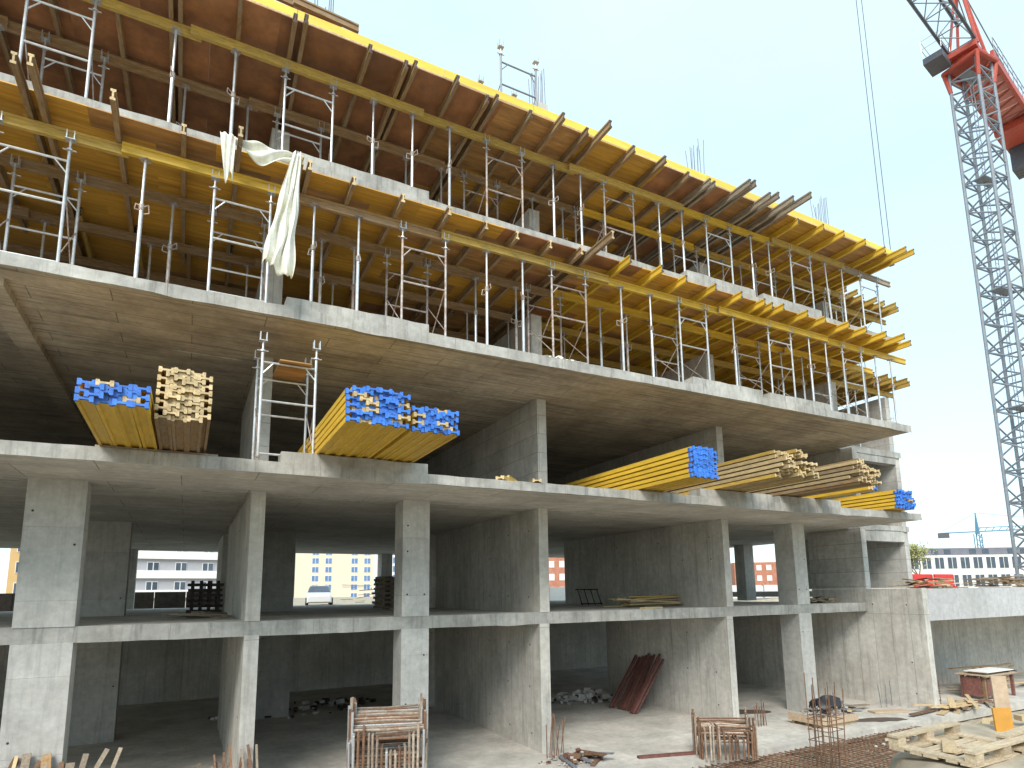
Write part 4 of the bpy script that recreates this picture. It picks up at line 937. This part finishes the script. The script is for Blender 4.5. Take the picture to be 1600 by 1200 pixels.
# parked white van-like car behind the building
car = empty('parked_car', (8.6, 33.0, 3.17), 'white parked car behind the building, seen right of the narrow left wall', 'car', None, -.16)
def loft(sections, mt, name, parent):
    b = MB(); n_ = len(sections[0])
    for s_ in sections: b.v += s_
    for k in range(len(sections) - 1):
        for i in range(n_):
            j = (i + 1) % n_; b.f.append((k * n_ + i, k * n_ + j, (k + 1) * n_ + j, (k + 1) * n_ + i)); b.mi.append(0)
    b.f.append(tuple(reversed(range(n_)))); b.f.append(tuple(range((len(sections) - 1) * n_, len(sections) * n_))); b.mi += [0, 0]
    return b.build(name, mt, parent, smooth=False)
def sect(y, w, z0, z1, ch=.12): return [(-w, y, z0), (w, y, z0), (w, y, z1 - ch), (w - ch, y, z1), (-w + ch, y, z1), (-w, y, z1 - ch)]
bd = loft([sect(-2.1, .75, .35, .72), sect(-1.95, .84, .28, .88), sect(-1.0, .87, .25, 1.0), sect(1.9, .87, .25, 1.02), sect(2.1, .8, .35, .9)], 'carwhite', 'body', car)
loft([sect(-.95, .80, .98, 1.02, .02), sect(-.3, .70, .98, 1.46), sect(1.2, .70, .98, 1.48), sect(1.9, .78, .98, 1.04, .02)], 'glass', 'cabin_glass', car)
loft([sect(-.28, .66, 1.45, 1.50, .02), sect(1.15, .66, 1.45, 1.52, .02)], 'carwhite', 'roof', car)
for sx in (-.83, .83):
    for sy in (-1.35, 1.35):
        w_ = MB().bar((sx - .1, sy, .31), (sx + .1, sy, .31), .31, 18).build('wheel', 'tyre', car); MB().bar((sx - .105, sy, .31), (sx + .105, sy, .31), .18, 12).build('rim', 'galv', w_)
    MB().box(sx * .72 - .14, -2.06, .62, sx * .72 + .14, -2.0, .76).build('headlight', 'galv', car)
heap(11.5, 30, 3.2, 2.0, 1.2, 14, 'scrap timber in the yard heap beside the parked car', 'yard heap beside the car', ['woodgrey', 'dark', 'woodold', 'woodpale'], .8, 2.2, 1.5)
# tree by the white block
def tree(x, y, z, h, cr_, label):
    e = empty('spring_tree', (x, y, z), label, 'tree')
    tr_ = MB(); tips = []
    def limb(p, d, l, r, dep):
        q = p + d * l; tr_.bar(p, q, r, 6, r * .65)
        if dep == 0: tips.append(q); return
        for k in range(3 if dep > 1 else 4):
            nd = (d + Vector((rnd(-.75, .75), rnd(-.75, .75), rnd(-.1, .5)))).normalized(); limb(q, nd, l * rnd(.62, .8), r * .6, dep - 1)
            tips.append(q + nd * l * .4)
    limb(Vector((0, 0, 0)), Vector((0, 0, 1)), h * .28, h * .022, 4)
    tr_.build('trunk', 'bark', e)
    lf = MB()
    for t in tips:
        for k in range(8):
            c = t + Vector((rnd(-1, 1), rnd(-1, 1), rnd(-.9, .6))) * cr_; a = Vector((rnd(-1, 1), rnd(-1, 1), rnd(-1, 1))).normalized() * rnd(.08, .2); b = a.orthogonal().normalized() * rnd(.05, .1)
            i = len(lf.v); lf.v += [tuple(c - a), tuple(c + b), tuple(c + a), tuple(c - b)]; lf.f.append((i, i + 1, i + 2, i + 3)); lf.mi.append(0)
    lf.build('crown', 'leaf', e)
tree(83.8, 32.8, 3.2, 7.4, 1.25, 'young tree with sparse yellow-green leaves between the building and the white block')
# blue crane far away
fc = empty('distant_crane', (295, 125, 3), 'small blue tower crane far away beyond the white apartment block', 'crane')
for a, b in ((-1, -1), (1, -1), (1, 1), (-1, 1)): MB().bar((a, b, 0), (a, b, 23), .22, 5).build('mast_leg', 'craneblue', fc)
for k in range(11):
    for a, b, c, d in ((-1, -1, 1, -1), (1, -1, 1, 1)): MB().bar((a, b, k * 2.1), (c, d, k * 2.1 + 2.1), .15, 4).build('mast_brace', 'craneblue', fc)
ju = Vector((.55, -.83, 0))
MB().bar((0, 0, 23), (0, 0, 32), .9, 4, .2).build('tower_head', 'craneblue', fc)
MB().bar(ju * -13 + Vector((0, 0, 24)), ju * 60 + Vector((0, 0, 24)), .35, 4).build('jib', 'craneblue', fc); MB().bar(ju * 0 + Vector((0, 0, 25.6)), ju * 58 + Vector((0, 0, 25.4)), .22, 4).build('jib_chord', 'craneblue', fc)
for k in range(24): MB().bar(ju * (k * 2.4) + Vector((0, 0, 24)), ju * (k * 2.4 + 1.2) + Vector((0, 0, 25.5)), .14, 4).build('jib_brace', 'craneblue', fc)
MB().obox(ju * -12 + Vector((0, 0, 23)), ju * 2, Vector((.83, .55, 0)) * 1.0, (0, 0, 1.1)).build('counterweight', 'cranedark', fc)
for s_ in (-12, 38): MB().bar((0, 0, 32), ju * s_ + Vector((0, 0, 25)), .1, 4).build('pendant_line', 'craneblue', fc)
